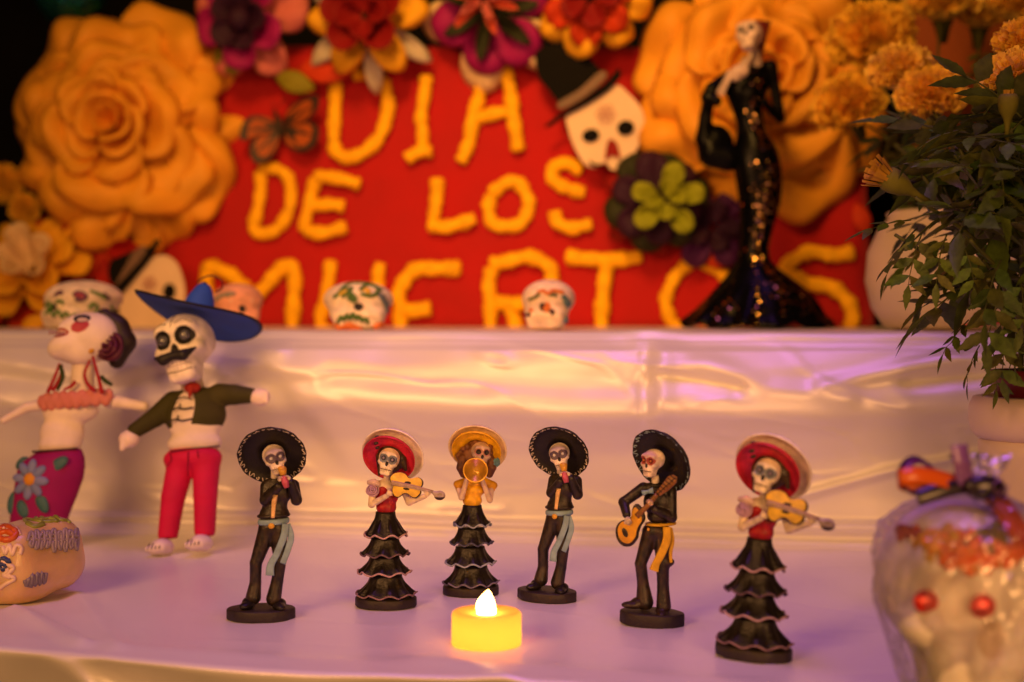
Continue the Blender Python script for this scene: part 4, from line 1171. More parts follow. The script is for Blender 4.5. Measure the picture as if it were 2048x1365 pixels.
t = cutout('white paper skull cut-out with brown-banded hat, behind the blue sombrero', (300, 590), 5.2, [
    ('face', Z8([(940, 900), (1000, 750), (1090, 620), (1190, 540), (1290, 515), (1380, 565), (1430, 670), (1455, 800), (1440, 950), (1380, 1070), (1200, 1100), (1000, 1100), (945, 1010)]), card_w, 0),
    ('top_hat', Z8([(880, 560), (1000, 500), (1120, 450), (1180, 470), (1080, 640), (960, 740), (880, 740), (850, 650)]), card_k, .3),
    ('hat_band', Z8([(1060, 480), (1150, 450), (1100, 600), (970, 740), (900, 770), (960, 650)]), card_g, .45),
    ('hat_brim', Z8([(830, 840), (950, 720), (1100, 560), (1220, 400), (1260, 410), (1180, 550), (1050, 710), (930, 850), (860, 900)]), card_k, .5),
    ('eye', Z8(ov(1330, 800, 48, 62, 8)), card_k, .32)])
doodle(t, 298, 567, 14, (300, 590), 5.2)

# ------------------------------------------------------------------ monarch butterfly
wing_o = M('butterfly_orange', (.50, .10, .012), .6, var=.25, vscale=120, translucent=.3)
wing_k = M('butterfly_black', (.03, .012, .008), .6, var=.3, vscale=120, translucent=.1)
cc = bp(560, 258, 1.6)
t = thing('butterfly', 'orange and black monarch butterfly pinned left of the word DIA', 'butterfly', cc)
def wing(pts, tip_lift):
    c = np.mean(np.array(pts), 0)
    hinge = np.array((562, 254))
    def pt(x, y, e=0):
        return bp(x, y, 1.5 + tip_lift * np.linalg.norm(np.array((x, y)) - hinge) / 80 + e) - cc
    sm = catmull([np.array(p) for p in pts], 5, True)
    b = B(); b.prism([pt(x, y) for x, y in sm], BN, .06); o = b.obj('wing', wing_k, t, smooth=False)
    cells = 4
    ang = sorted([math.atan2(p[1] - hinge[1], p[0] - hinge[0]) for p in sm])
    # orange cells between dark veins
    n = len(sm); k0 = min(range(n), key=lambda i: np.linalg.norm(np.array(sm[i]) - hinge))
    ring = [sm[(k0 + i) % n] for i in range(n)]
    for k in range(cells):
        i0, i1 = int(n * (.12 + .76 * k / cells)), int(n * (.12 + .76 * (k + 1) / cells))
        arc = ring[i0:i1 + 1]
        poly = [hinge + (np.array(p) - hinge) * .84 for p in arc] + [hinge + (np.array(arc[len(arc) // 2]) - hinge) * .22]
        cp = np.mean(poly, 0)
        poly = [cp + (np.array(p) - cp) * .88 for p in poly]
        b = B(); b.prism([pt(x, y, .1) for x, y in poly], BN, .05); b.obj('wing_cell', wing_o, o, smooth=False)
wing([(566, 250), (580, 215), (610, 196), (636, 192), (634, 220), (615, 240), (590, 250)], 1.6)
wing([(566, 256), (590, 248), (622, 244), (638, 262), (628, 292), (600, 304), (574, 290)], 1.2)
wing([(558, 254), (540, 236), (505, 232), (484, 250), (482, 280), (510, 274), (545, 264)], 1.6)
wing([(557, 260), (535, 268), (508, 280), (500, 305), (512, 326), (538, 318), (556, 290)], 1.2)
b = B()
b.tube([bp(548, 222, 1.9) - cc, bp(556, 240, 2.1) - cc, bp(562, 258, 2.2) - cc, bp(566, 276, 2.0) - cc], [.18, .34, .36, .14], 10, smooth=5); b.obj('body', wing_k, t)
b = B()
b.tube([bp(548, 222, 1.9) - cc, bp(545, 200, 2.6) - cc], .05, 5); b.tube([bp(549, 222, 1.9) - cc, bp(568, 198, 2.6) - cc], .05, 5); b.obj('antennae', wing_k, t)

# ------------------------------------------------------------------ dark post, orange panel and teal ornament at the back
b = B()
pA, pB = on(1806, 700, 162), on(1806, -300, 162)
b.box(((pA.x + pB.x) / 2, pA.y, (pA.z + pB.z) / 2), (.62, .6, (pB.z - pA.z) / 2))
tag(b.obj('post', M('black_metal', (.008, .007, .007), .5), smooth=False), 'thin black upright post behind the marigolds', 'post')
b = B()
pA, pB = on(1816, 640, 163.5), on(2400, -260, 163.5)
V = []
b.box(((pA.x + pB.x) / 2, (pA.y + pB.y) / 2, (pA.z + pB.z) / 2), ((pB.x - pA.x) / 2 / OX, .4, (pB.z - pA.z) / 2), Matrix.Rotation(-ALT, 3, 'Z'))
tag(b.obj('backing_panel', M('rust_orange_felt', (.36, .075, .012), .8, var=.2, vscale=10, bump=.3, bscale=600), smooth=False), 'rust-orange felt panel behind the marigolds at the right', 'panel')
c = at(140, -22, 160)
t = thing('glitter_ball', 'teal glittering ball at the top left above the giant rose', 'ornament', c)
b = B(); b.ell((0, 0, 0), (4.1, 4.1, 4.1), None, 32); b.obj('ball', M('teal_foil', (.01, .10, .12), .35, metal=.6), t)
rng = random.Random(8); b = B()
for k in range(420):
    d = Vector((rng.gauss(0, 1), rng.gauss(0, 1), rng.gauss(0, 1))).normalized()
    u, v, w = frame_from((d + Vector((rng.uniform(-.5, .5), rng.uniform(-.5, .5), rng.uniform(-.5, .5)))).normalized())
    p0 = d * 4.15
    b.add([p0 + u * .22, p0 + v * .22, p0 - u * .22, p0 - v * .22], [(0, 1, 2, 3)])
o = b.obj('glitter', M('teal_sequin', (.02, .32, .36), .15, metal=1.0), t, smooth=False); o['kind'] = 'stuff'
# ------------------------------------------------------------------ tools for icing and painted marks that lie on a sculpted surface
def surf_px(f, px, py, Y0=30.0, Y1=170.0, out=0.0):
    d = np.array(ray(px, py)); o = np.array([0, 0, EYE])
    tt = np.linspace(Y0 / d[1], Y1 / d[1], 2600)
    v = f(o + tt[:, None] * d)
    k = np.argmax(v < 0) if (v < 0).any() else None
    if k is None: return None
    a, b_ = tt[max(k - 1, 0)], tt[k]
    for _ in range(12):
        m = (a + b_) / 2
        if f((o + m * d)[None])[0] < 0: b_ = m
        else: a = m
    return o + (a - out / np.linalg.norm(d)) * d
def on_surface(f, pts, Y0, Y1, n=6, out=.0, closed=False):
    P = []
    for x, y in catmull([np.array(p, float) for p in pts], n, closed):
        q = surf_px(f, x, y, Y0, Y1, out)
        if q is not None: P.append(q)
    return P
def icing(name, f, strokes, r, col, parent, org, Y0, Y1, mat, closed=False, jit=.12):
    rng = random.Random(len(strokes) * 7 + int(r * 1000))
    b = B()
    for st in strokes:
        P = on_surface(f, st, Y0, Y1, closed=closed)
        if len(P) < 3: continue
        b.tube([p - np.array(org) for p in P], [r * rng.uniform(1 - jit, 1 + jit) for _ in P], 8, col, hint=(0, -1, .2), closed=closed)
    return b.obj(name, mat, parent) if b.v else None

# ------------------------------------------------------------------ tall glazed lady statue on the shelf
glaze = M('black_glaze', (.002, .002, .003), .26, var=.3, vscale=40, bump=.35, bscale=90, spec=.07)
bc = on(1516, 655, 137.5); bc.z = SHELF + .1
k = bc.y / FPX / 2.069
q = lambda x, y, d=0.0: np.array([(x - 365) * k, d, (1312 - y) * k])
t = thing('lady_statue', 'tall black sequinned skeleton lady statue in a flared gown on the shelf', 'statue', bc)
prof = [(1312, 58, 672, .82), (1296, 62, 668, .82), (1270, 88, 640, .82), (1230, 116, 620, .82), (1180, 162, 584, .84), (1130, 208, 532, .86), (1085, 244, 472, .9), (1040, 275, 416, .95), (980, 285, 408, .95), (900, 290, 426, .92), (800, 286, 455, .85),
        (720, 274, 463, .82), (640, 262, 458, .8), (590, 262, 446, .8), (540, 270, 424, .8), (500, 274, 396, .8), (460, 270, 383, .8), (400, 250, 378, .75), (345, 226, 398, .68), (300, 226, 412, .62), (262, 255, 412, .58), (232, 300, 402, .5), (214, 335, 398, .5)]
secs = []
ys = np.array([p_[0] for p_ in prof], float)
for y in np.concatenate([np.linspace(1312, 1085, 20), np.linspace(1075, 214, 40)]):
    xl_, xr_, dr = [np.interp(-y, -ys, [p_[i] for p_ in prof]) for i in (1, 2, 3)]
    c_ = q((xl_ + xr_) / 2, y); r_ = (xr_ - xl_) / 2 * k
    secs.append((c_[0], 0, c_[2], r_, r_ * dr))
def rf(a, j):
    u = max(0, 1 - j / 17)
    return 1 + .05 * u * math.sin(13 * a + 1.5 * math.sin(3 * a)) + .012 * math.sin(7 * a + j * .3), .5 * u ** 3 * max(0, math.sin(9 * a)) * (j < 6)
b = B(); b.loft(secs, 110, None, rf); gown = b.obj('gown', glaze, t)
rng = random.Random(5); b = B()
bands = [(-100, 4, 0, 30, 60), (-72, 6, 2, 16, 60), (-52, 5, 2, 14, 45), (-38, 5, 2, 12, 30), (-80, 5, 22, 36, 50), (-100, 7, 28, 40, 40), (-52, 12, 30, 40, 90), (-70, 6, 16, 22, 25), (-128, 6, 3, 10, 22), (-78, 10, 42, 50, 40), (-40, 9, 38, 46, 30), (-60, 16, 50, 57, 26), (-75, 60, 0, 56, 70)]
for a0, da, j0, j1, num in bands:
    for _ in range(num):
        j = rng.uniform(j0, min(j1, 58)); a = math.radians(a0 + rng.gauss(0, da))
        j_ = int(j); fr = j - j_
        s0, s1 = secs[j_], secs[j_ + 1]
        s = [s0[i] * (1 - fr) + s1[i] * fr for i in range(5)]
        m_ = rf(a, j_)[0]
        p0 = Vector((s[0] + s[3] * m_ * 1.012 * math.cos(a), s[1] + s[4] * m_ * 1.012 * math.sin(a), s[2]))
        sl = (s1[3] - s0[3]) / max(.01, s1[2] - s0[2])
        nn = Vector((math.cos(a), math.sin(a), -sl * .8)).normalized() + Vector((rng.gauss(0, .28), rng.gauss(0, .28), rng.gauss(0, .28)))
        u, v, w = frame_from(nn); r_ = rng.uniform(.07, .13)
        p0 = p0 + w * .03
        b.add([p0 + (u * math.cos(z) + v * math.sin(z)) * r_ for z in np.linspace(0, 2 * math.pi, 7)[:-1]], [(0, 1, 2, 3, 4, 5)])
o = b.obj('sequins', M('sequin', (.85, .5, .18), .16, metal=1.0, var=.2), gown, smooth=False); o['kind'] = 'stuff'
arm = s_chain([q(412, 238, .1), q(432, 320, .25), q(456, 448, .2), q(425, 430, -.4), q(378, 392, -1.3)], [.72, .52, .46, .4, .34], k=.1)
sculpted('sleeve', arm, q(340, 480, -2.2), q(490, 205, 1.2), 60, glaze, t)
sl = s_chain([q(245, 275, 0), q(172, 330, -.3), q(150, 365, -.5), q(185, 385, -1.0)], [.6, .68, .6, .5], k=.15)
sl = s_u(sl, s_chain([q(160, 360, -.2), q(148, 440, .3), q(146, 530, .5), q(175, 590, .5), q(240, 610, .3)], [.62, .6, .9, 1.3, 1.3], k=.2), s_ell(q(195, 560, .4), (1.6, 1.0, 2.0)), k=.25)
sculpted('shawl', sl, q(95, 680, -2), q(300, 240, 2.2), 76, glaze, t)
f = s_u(s_chain([q(190, 352, -1.3), q(235, 268, -1.5)], [.2, .17]), s_chain([q(205, 362, -1.35), q(243, 280, -1.5)], [.16, .14]), s_ell(q(278, 265, -1.3), (.85, .5, .62)), s_ell(q(262, 290, -1.2), (.6, .4, .4)), s_chain([q(300, 250, -1.3), q(318, 210, -1.4), q(322, 190, -1.4)], [.3, .26, .2]),
        s_cap(q(285, 250, -1.4), q(308, 225, -1.6), .15), s_cap(q(275, 248, -1.4), q(295, 215, -1.6), .13), k=.12)
clay = M('painted_clay', vc=True, rough=.45, var=.1, vscale=120, bump=.2, bscale=300)
sculpted('forearm_bones', f, q(170, 380, -2.4), q(345, 180, -.4), 60, clay, t, streaks((.62, .44, .36), (.3, .2, .15), .5, 2))
b = B(); b.tube([q(352, 240, 0), q(345, 195, -.3), q(335, 165, -.5)], [.75, .55, .5], 14, (.35, .24, .2), smooth=4); b.obj('neck', clay, t)
skull('head', t, q(318, 122, -.9), 3.25, rotm(-18, -8, -24), clay, 58, skull_field(), bone=(.68, .5, .4), eye=(.012, .01, .01), rr=.085, teeth=(.35, .22, .15))
b = B(); b.prism([q(318, 52, .1), q(352, 44, .1), q(418, 46, .2), q(398, 120, .2), q(380, 200, .2), q(362, 190, .2)], (0, -1, 0), .5, (.16, .02, .012)); b.obj('hair_comb', clay, t)

# ------------------------------------------------------------------ sugar skulls
sugar = M('sugar_paste', vc=True, rough=.75, var=.08, vscale=90, bump=.5, bscale=500, spec=.3, sss=.25, sssr=(.004, .002, .001))
ice_m = M('royal_icing', vc=True, rough=.4, var=.1, vscale=90, spec=.5)
GREEN, LAV, ORNG, TEAL, YEL = (.07, .17, .012), (.16, .12, .2), (.62, .16, .02), (.08, .14, .17), (.7, .42, .03)
dome = s_u(s_ell((0, .04, .12), (.385, .43, .36)), s_ell((0, -.14, -.16), (.29, .25, .27)), s_box((0, -.12, -.3), (.25, .22, .17), rd=.09), k=.14)
def sugar_skull(label, px, Y0, width, zs, rot, bone, paintkw, lift=0.0, group='iced sugar skulls on the shelf'):
    p = on(px, 656, Y0); p.z = SHELF + .05
    t = thing('sugar_skull', label, 'sugar skull', p, group=group)
    f0 = dome
    size = width / .78
    R = rotm(*rot)
    cen = np.array([0, 0, .46 * size * zs + lift])
    V, F = sculpt(f0, (-.5, -.5, -.56), (.5, .56, .56), 60)
    C = skull_paint(V, bone=bone, **paintkw)
    W = (V * size) @ R.T * np.array([1, 1, zs]) + cen
    zmin = W[:, 2].min(); W[:, 2] -= zmin; cen[2] -= zmin
    link('skull', new_mesh('skull', W, F, sugar, C), t)
    org = np.array(p)
    fw = lambda P: f0((((P - org - cen) / np.array([1, 1, zs])) @ R) / size) * size * zs
    return t, fw, org
noeye = dict(eye=(.7, .55, .42), teeth=(.66, .5, .38), rr=.02)
t, f, org = sugar_skull('white sugar skull with green icing scrolls, behind the lady doll', 163, 117, 6.3, .54, (0, 0, -30), (.80, .66, .52), noeye)
icing('green_icing', f, [[(92, 628), (100, 622), (108, 632), (116, 622), (124, 634), (132, 626), (142, 638), (150, 630), (158, 642)], [(90, 612), (98, 606), (104, 614), (96, 618)], [(178, 618), (186, 608), (196, 616), (188, 628), (200, 634), (208, 620)], [(112, 606), (120, 602), (128, 608)], [(180, 582), (200, 590), (212, 598)], [(222, 612), (226, 622), (220, 632)]], .16, GREEN, t, org, 100, 140, ice_m)
icing('purple_icing', f, [[(146, 592), (154, 586), (166, 588), (172, 594), (162, 600), (150, 598)], [(110, 592), (118, 586), (126, 588)], [(206, 588), (218, 598)]], .2, (.10, .03, .08), t, org, 100, 140, ice_m)
icing('red_icing', f, [[(150, 593), (158, 590), (168, 593), (160, 596)]], .2, (.30, .02, .05), t, org, 100, 140, ice_m)
t, f, org = sugar_skull('plain peach sugar skull half hidden by the blue sombrero', 476, 118, 4.4, .72, (0, 0, 20), (.72, .33, .2), noeye)
icing('grey_icing', f, [[(432, 600), (440, 594), (450, 590), (462, 588), (470, 590)], [(436, 596), (448, 590), (460, 592)]], .2, (.25, .22, .16), t, org, 100, 140, ice_m)
t, f, org = sugar_skull('white sugar skull with green brow and orange jaw in front of the letter U', 717, 117, 5.9, .56, (-4, 0, 6), (.84, .68, .52), noeye)
icing('green_icing', f, [[(672, 594), (680, 586), (692, 580), (704, 578), (694, 588), (684, 594)], [(720, 582), (730, 572), (744, 572), (756, 580), (750, 590), (736, 592), (722, 588)], [(696, 600), (703, 588), (712, 600), (704, 602), (703, 596)], [(676, 646), (682, 634), (688, 640), (694, 630), (700, 638), (706, 628), (712, 638), (718, 632), (724, 642), (732, 638), (736, 648)], [(676, 588), (696, 570), (720, 567), (742, 570), (764, 582)], [(668, 596), (674, 590)], [(700, 597), (706, 597)]], .17, (.055, .13, .010), t, org, 100, 140, ice_m)
icing('orange_icing', f, [[(658, 656), (672, 652), (684, 656), (696, 650), (710, 654), (722, 658)], [(748, 654), (760, 650), (772, 654), (778, 656)], [(690, 658), (704, 655), (716, 659)]], .26, (.66, .17, .03), t, org, 100, 140, ice_m)
icing('yellow_icing', f, [[(728, 582), (734, 579), (738, 584), (732, 586)], [(680, 590), (688, 585), (694, 582)]], .17, YEL, t, org, 100, 140, ice_m)
icing('blue_icing', f, [[(758, 588), (764, 598), (770, 610), (774, 624)], [(764, 590), (770, 602), (775, 614)]], .24, (.10, .12, .16), t, org, 100, 140, ice_m)
t, f, org = sugar_skull('small white sugar skull with blue-grey icing beside the letter R', 1096, 117, 4.4, .76, (-2, 0, -12), (.82, .62, .47), noeye)
icing('orange_icing', f, [[(1076, 586), (1086, 582), (1096, 588), (1106, 582), (1118, 584), (1126, 586)], [(1092, 606), (1098, 614), (1094, 622), (1088, 614)], [(1060, 622), (1066, 620)]], .17, ORNG, t, org, 100, 140, ice_m)
icing('green_icing', f, [[(1072, 592), (1080, 588)], [(1098, 590), (1108, 590), (1114, 592)], [(1058, 600), (1068, 596), (1076, 592)]], .15, (.10, .11, .03), t, org, 100, 140, ice_m)
icing('blue_icing', f, [[(1124, 592), (1132, 600), (1138, 610)], [(1128, 602), (1136, 612)], [(1134, 632), (1138, 642), (1138, 652)], [(1130, 636), (1133, 650)]], .26, TEAL, t, org, 100, 140, ice_m)
icing('eye_icing', f, [[(1098, 624), (1104, 621), (1107, 626), (1101, 628)], [(1052, 631), (1058, 629), (1060, 633)]], .14, (.06, .02, .012), t, org, 100, 140, ice_m)

# ------------------------------------------------------------------ paper-mache dolls leaning on the riser
mache = M('painted_papier_mache', vc=True, rough=.55, var=.10, vscale=60, bump=.35, bscale=260, spec=.4)
cloth_p = M('painted_cloth', vc=True, rough=.7, var=.10, vscale=60, bump=.4, bscale=700, spec=.25)
DN = 'paper-mache skeleton dolls leaning on the white step'
p = table(366, 1112, 1.5)
k = (p.y + 2) / FPX / 2.275
ZK = 1.0
q = lambda x, y, d=0.0: np.array([(x - 330) * k, d, (1302 - y) * k * ZK])
t = thing('doll', 'moustached skeleton doll in blue sombrero, green jacket and red trousers', 'doll', p, (math.radians(-13), math.radians(-4.2), math.radians(-4)), DN)
legs = s_u(s_ell(q(378, 868), (2.15, 1.35, 1.0)), s_chain([q(322, 900), q(290, 1040, -.15), q(262, 1205)], [1.02, .86, .72], k=.1), s_chain([q(440, 900), q(438, 1040, -.15), q(431, 1196)], [1.02, .86, .76], k=.1), k=.3)
legs = s_sub(legs, s_box(q(380, 790), (3, 3, .55)), s_box(q(350, 1270), (3, 3, .75)), k=.05)
sculpted('trousers', legs, q(190, 1260, -2), q(550, 800, 2), 92, cloth_p, t, streaks((.60, .008, .075), (.48, .005, .05), .4, 1))
b = B()
b.tube([q(385, 850, -1.42), q(383, 900, -1.42), q(378, 960, -1.15)], .035, 5, (.12, .004, .01)); b.tube([q(295, 845, -1.15), q(305, 880, -1.25), q(280, 910, -1.15)], .035, 5, (.12, .004, .01)); b.tube([q(425, 845, -1.3), q(428, 880, -1.3)], .035, 5, (.12, .004, .01)); b.obj('seams', cloth_p, t)
for x, y, x2 in ((248, 1262, -.4), (425, 1255, -.3)):
    f = s_u(s_ell(q(x - 4, y, -.35), (.78, 1.15, .62)), s_ell(q(x - 28, y + 12, -.9), (.5, .55, .38)), *[s_ell(q(x - 52 + 17 * i, y + 10, -1.35 + .06 * i), (.17, .3, .22)) for i in range(5)], k=.12)
    o = sculpted('foot', f, q(x - 90, y + 55, -2.4), q(x + 70, y - 75, 1.3), 42, mache, t, solid((.78, .67, .62)))
    b = B()
    for i in range(4): b.tube([q(x - 44 + 17 * i, y - 14, -1.28), q(x - 46 + 17 * i, y + 12, -1.62)], .045, 5, (.05, .03, .03))
    b.obj('toe_lines', mache, o)
tor = s_u(s_ell(q(392, 690), (2.05, 1.3, 2.0)), s_ell(q(388, 800), (2.02, 1.25, .9)), s_ell(q(398, 600), (1.75, 1.05, .9)), k=.3)
tor = s_sub(tor, s_box(q(390, 868), (3, 3, .55)), k=.05)
sculpted('shirt', tor, q(220, 860, -2), q(560, 520, 2), 70, cloth_p, t, solid((.80, .69, .64)))
jk = s_u(s_ell(q(392, 672), (2.28, 1.5, 1.75)), s_ell(q(398, 600), (1.95, 1.2, .95)), k=.3)
jk = s_u(jk, s_chain([q(290, 605), q(210, 670, -.2), q(118, 728, -.4)], [.85, .72, .56], k=.1), s_chain([q(505, 585), q(580, 592, -.2), q(655, 603, -.4)], [.85, .74, .58], k=.1), k=.25)
Rj = rotm(0, 12, 0)
jk = s_sub(jk, s_ell(q(352, 665, -1.5), (.95, 1.1, 2.0), Rj), s_ell(q(375, 790, -.6), (2.4, 3.2, 1.05)), k=.1)
sculpted('jacket', jk, q(70, 860, -2.2), q(690, 520, 2.2), 110, cloth_p, t, streaks((.050, .044, .010), (.03, .03, .006), .5, 1))
b = B()
for y, a_, c_ in ((648, 308, 408), (700, 290, 405)):
    b.tube([q(a_, y + 12, -1.36), q((a_ + c_) / 2 - 20, y, -1.46), q((a_ + c_) / 2 + 10, y + 8, -1.46), q(c_, y + 2, -1.4)], .07, 6, (.02, .016, .012), smooth=5)
    b.tube([q((a_ + c_) / 2 - 8, y - 18, -1.47), q((a_ + c_) / 2 - 8, y + 8, -1.5)], .06, 6, (.02, .016, .012))
b.tube([q(318, 614, -1.2), q(360, 600, -1.35), q(400, 612, -1.3)], .05, 6, (.02, .016, .012), smooth=5); b.obj('clasps', mache, t)
b = B(); b.tube([q(430, 838, -.0), q(300, 842, -1.0), q(380, 838, -1.32), q(510, 825, -.4)], .06, 5, (.05, .01, .01), smooth=6); b.obj('waist_line', mache, t)
f = s_u(s_ell(q(403, 558, -1.2), (.62, .35, .42)), s_cap(q(400, 560, -1.4), q(395, 608, -1.55), .3, .06), k=.12)
sculpted('neckerchief', f, q(340, 630, -2.1), q(470, 510, -.5), 36, cloth_p, t, solid((.30, .02, .014)))
for c_, d_ in ((q(92, 766, -.5), (-.5, -.3, -.6)), (q(702, 616, -.5), (.9, -.3, -.15))):
    d_ = np.array(d_) / np.linalg.norm(d_)
    f = s_u(s_ell(c_, (.75, .62, .62)), s_cap(c_ - d_ * .5, c_, .48, .6), *[s_cap(c_ + np.array([0, -.15, .42 - .26 * i]), c_ + d_ * .62 + np.array([0, -.2, .34 - .22 * i]), .2, .17) for i in range(4)], k=.12)
    sculpted('hand', f, c_ - 1.7, c_ + 1.7, 40, mache, t, solid((.80, .66, .60)))
hc, hs, hR = q(366, 372, -.9), 5.5, rotm(4, -9, -8)
sk = skull('head', t, hc, hs, hR, mache, 84, skull_field(.11, ball=0), bone=(.86, .76, .70), eye=(.015, .012, .012), rr=.128, teeth=(.62, .52, .46))
hp = lambda x, y_, z: hR @ (np.array([x, y_, z]) * hs) + hc
b = B(); b.tube([q(388, 560, -.2), q(382, 500, -.5)], [.85, .8], 16, (.66, .5, .4)); b.obj('neck', mache, t)
gl = M('glassy_eye', (.10, .10, .13), .08, var=.5, vscale=300, spec=.8, coat=.6)
for sx in (-1, 1):
    b = B(); b.ell(hp(sx * .155, -.31, EZ), (.42, .42, .42), None, 20); b.obj('eye', gl, sk)
ms = s_u(*[s_chain([hp(sx * .01, -.46, -.15), hp(sx * .14, -.45, -.17), hp(sx * .29, -.36, -.10)], [.32, .40, .10], k=.08) for sx in (-1, 1)], k=.08)
sculpted('moustache', ms, hc + np.array([-2.9, -3.2, -2.5]), hc + np.array([2.9, 1, 1]), 60, mache, sk, solid((.012, .010, .008)))
fm = s_xf(skull_field(.11), hc, hR, hs)
def ridge_on(pts, r, col, name, parent):
    b = B()
    for st in pts:
        P = []
        for x, z in catmull([np.array(s_, float) for s_ in st], 5):
            ys_ = np.linspace(-.62, .1, 160)
            W = (np.stack([np.full(160, x), ys_, np.full(160, z)], 1) * hs) @ hR.T + hc
            v = fm(W); i = np.argmax(v < 0)
            if (v < 0).any(): P.append(W[i])
        if len(P) > 2: b = B(); b.tube(P, r, 5, col); b.obj(name, mache, parent)
ridge_on([[(.0, .46), (.01, .35), (.0, .25)], [(.05, .3), (.16, .33), (.28, .26)], [(-.05, .3), (-.16, .33), (-.27, .26)], [(-.2, -.33), (0, -.35), (.2, -.33)], [(-.3, -.2), (-.26, -.3)], [(.29, -.18), (.25, -.3)]], .045, (.06, .035, .03), 'face_line', sk)
f = s_sub(s_ell(q(468, 335, .1), (.32, .4, .72)), s_ell(q(466, 335, -.3), (.18, .25, .45)), k=.08)
sculpted('ear', f, q(420, 410, -1), q(520, 270, 1.2), 34, mache, sk, solid((.62, .47, .36)))
hm = Matrix.Translation(Vector(q(398, 205, .1))) @ Matrix.Rotation(math.radians(15), 4, 'Y') @ Matrix.Rotation(math.radians(-4), 4, 'X')
BLUE = (.026, .085, .46)
def rfh(a, r, z, j):
    u = max(0, r - 1.3) / 3.3
    return r * (1 + .02 * math.sin(3 * a)), z + u * u * (.42 * math.cos(2 * a) + .15 * math.cos(a + 2.8)) - .15 * u
prof = [(.08, 2.55), (.35, 2.5), (.62, 2.2), (.98, 1.4), (1.16, .75), (1.25, .5), (1.7, .42), (2.6, .38), (3.7, .36), (4.65, .36), (4.88, .3), (4.82, .18), (4.5, .16), (3.4, .14), (2.4, .14), (1.3, .14), (.2, .2)]
cols = [BLUE] * 8 + [BLUE, (.012, .012, .03), (.010, .010, .016), (.010, .010, .016), BLUE, BLUE, BLUE, BLUE, BLUE]
b = B(); b.lathe(prof, 96, None, hm, rfh, cols); o = b.obj('sombrero', cloth_p, t)
b = B(); b.tube([hm @ Vector(v_) for v_ in ((1.28, 0, .48), (.9, -.9, .48), (0, -1.28, .48), (-.9, -.9, .48), (-1.28, 0, .48))], .07, 6, (.012, .012, .02), smooth=6); b.obj('hat_band', cloth_p, o)
b = B(); b.ell(hm @ Vector((0, -.12, 2.5)), (.2, .2, .2), None, 10, (.012, .012, .02)); b.tube([q(405, 48, 0), q(435, 28, -.1), q(480, 20, -.1), q(520, 45, 0), q(522, 80, .1), q(490, 98, .1)], .06, 6, (.08, .025, .02), smooth=6); b.obj('hat_cord', cloth_p, o)

# lady doll
p = table(75, 1104, 1.5)
k = (p.y + 3) / FPX / 2.73
q = lambda x, y, d=0.0: np.array([(x - 205) * k, d, (1490 - y) * k * .99])
t = thing('doll', 'bare-shouldered lady doll with magenta flowered skirt and dark hair at the left', 'doll', p, (math.radians(-12), math.radians(-4.8), math.radians(-3)), DN)
sec = []
for y, a_, c_, d_ in ((1490, 55, 330, .5), (1400, 52, 345, .6), (1300, 58, 376, .62), (1200, 76, 420, .64), (1110, 92, 455, .66), (1050, 104, 466, .66), (1000, 140, 466, .66), (965, 195, 455, .68), (955, 205, 450, .66)):
    r_ = (c_ - a_) / 2 * k
    c0 = q((a_ + c_) / 2, y); sec.append((c0[0], 0, c0[2], r_, r_ * d_))
s2 = []
for i in range(len(sec) - 1):
    for j in range(5): s2.append(tuple(sec[i][m_] + (sec[i + 1][m_] - sec[i][m_]) * j / 5 for m_ in range(5)))
s2.append(sec[-1])
b = B(); b.loft(s2, 60, (.28, .005, .12), lambda a, j: (1 + .015 * math.sin(5 * a + j * .1), 0)); skirt = b.obj('skirt', cloth_p, t)
def front_y(x, y):
    c_ = q(x, y); zz_ = c_[2]
    s_ = [np.interp(zz_, [w_[2] for w_ in s2], [w_[i] for w_ in s2]) for i in range(5)]
    u = np.clip((c_[0] - s_[0]) / s_[3], -.98, .98)
    return -s_[4] * math.sqrt(1 - u * u)
for i in range(8):
    a = i * math.pi / 4 + .2
    x, y = 212 + 62 * math.cos(a), 1112 + 66 * math.sin(a)
    b = B(); b.ell(q(x, y, front_y(x, y) - .03), (.62, .14, .34), rotm_m(0, math.degrees(a), 0) , 14, (.15, .19, .38) if i % 2 else (.18, .21, .42)); b.obj('flower_petal', mache, skirt)
b = B(); b.ell(q(214, 1112, front_y(214, 1112) - .1), (.46, .2, .46), None, 16, (.60, .26, .012)); b.obj('flower_centre', mache, skirt)
for x, y, a, L_ in ((365, 1040, -30, .8), (272, 1240, 65, .85), (95, 1225, 100, .85), (165, 1265, 70, .7), (135, 1010, -40, .6)):
    b = B(); b.ell(q(x, y, front_y(x, y) - .02), (L_, .10, .42), rotm_m(0, a, 0), 14, (.03, .12, .12)); b.obj('leaf', mache, skirt)
skin = (.80, .67, .59)
f = s_u(s_ell(q(345, 860), (1.65, 1.05, 1.5)), s_ell(q(395, 745), (2.1, 1.1, 1.0)), s_ell(q(330, 930), (1.55, 1.1, .8)), s_cap(q(455, 690, 0), q(470, 520, -.2), .95, .85), k=.35)
f = s_u(f, s_chain([q(265, 690), q(160, 705, -.3), q(40, 770, -.6)], [.5, .36, .26], k=.1), s_chain([q(610, 705), q(700, 725, -.3), q(810, 755, -.5)], [.55, .44, .36], k=.1), k=.25)
f = s_sub(f, s_box(q(330, 1000), (4, 3, .5)), k=.05)
sculpted('body', f, q(0, 1000, -2), q(860, 480, 2), 110, mache, t, solid(skin))
b = B(); b.tube([q(208, 958, -.9), q(320, 964, -1.35), q(450, 958, -.7)], .09, 6, (.03, .008, .012), smooth=5); b.obj('waistband', mache, t)
rng = random.Random(2); parts = []
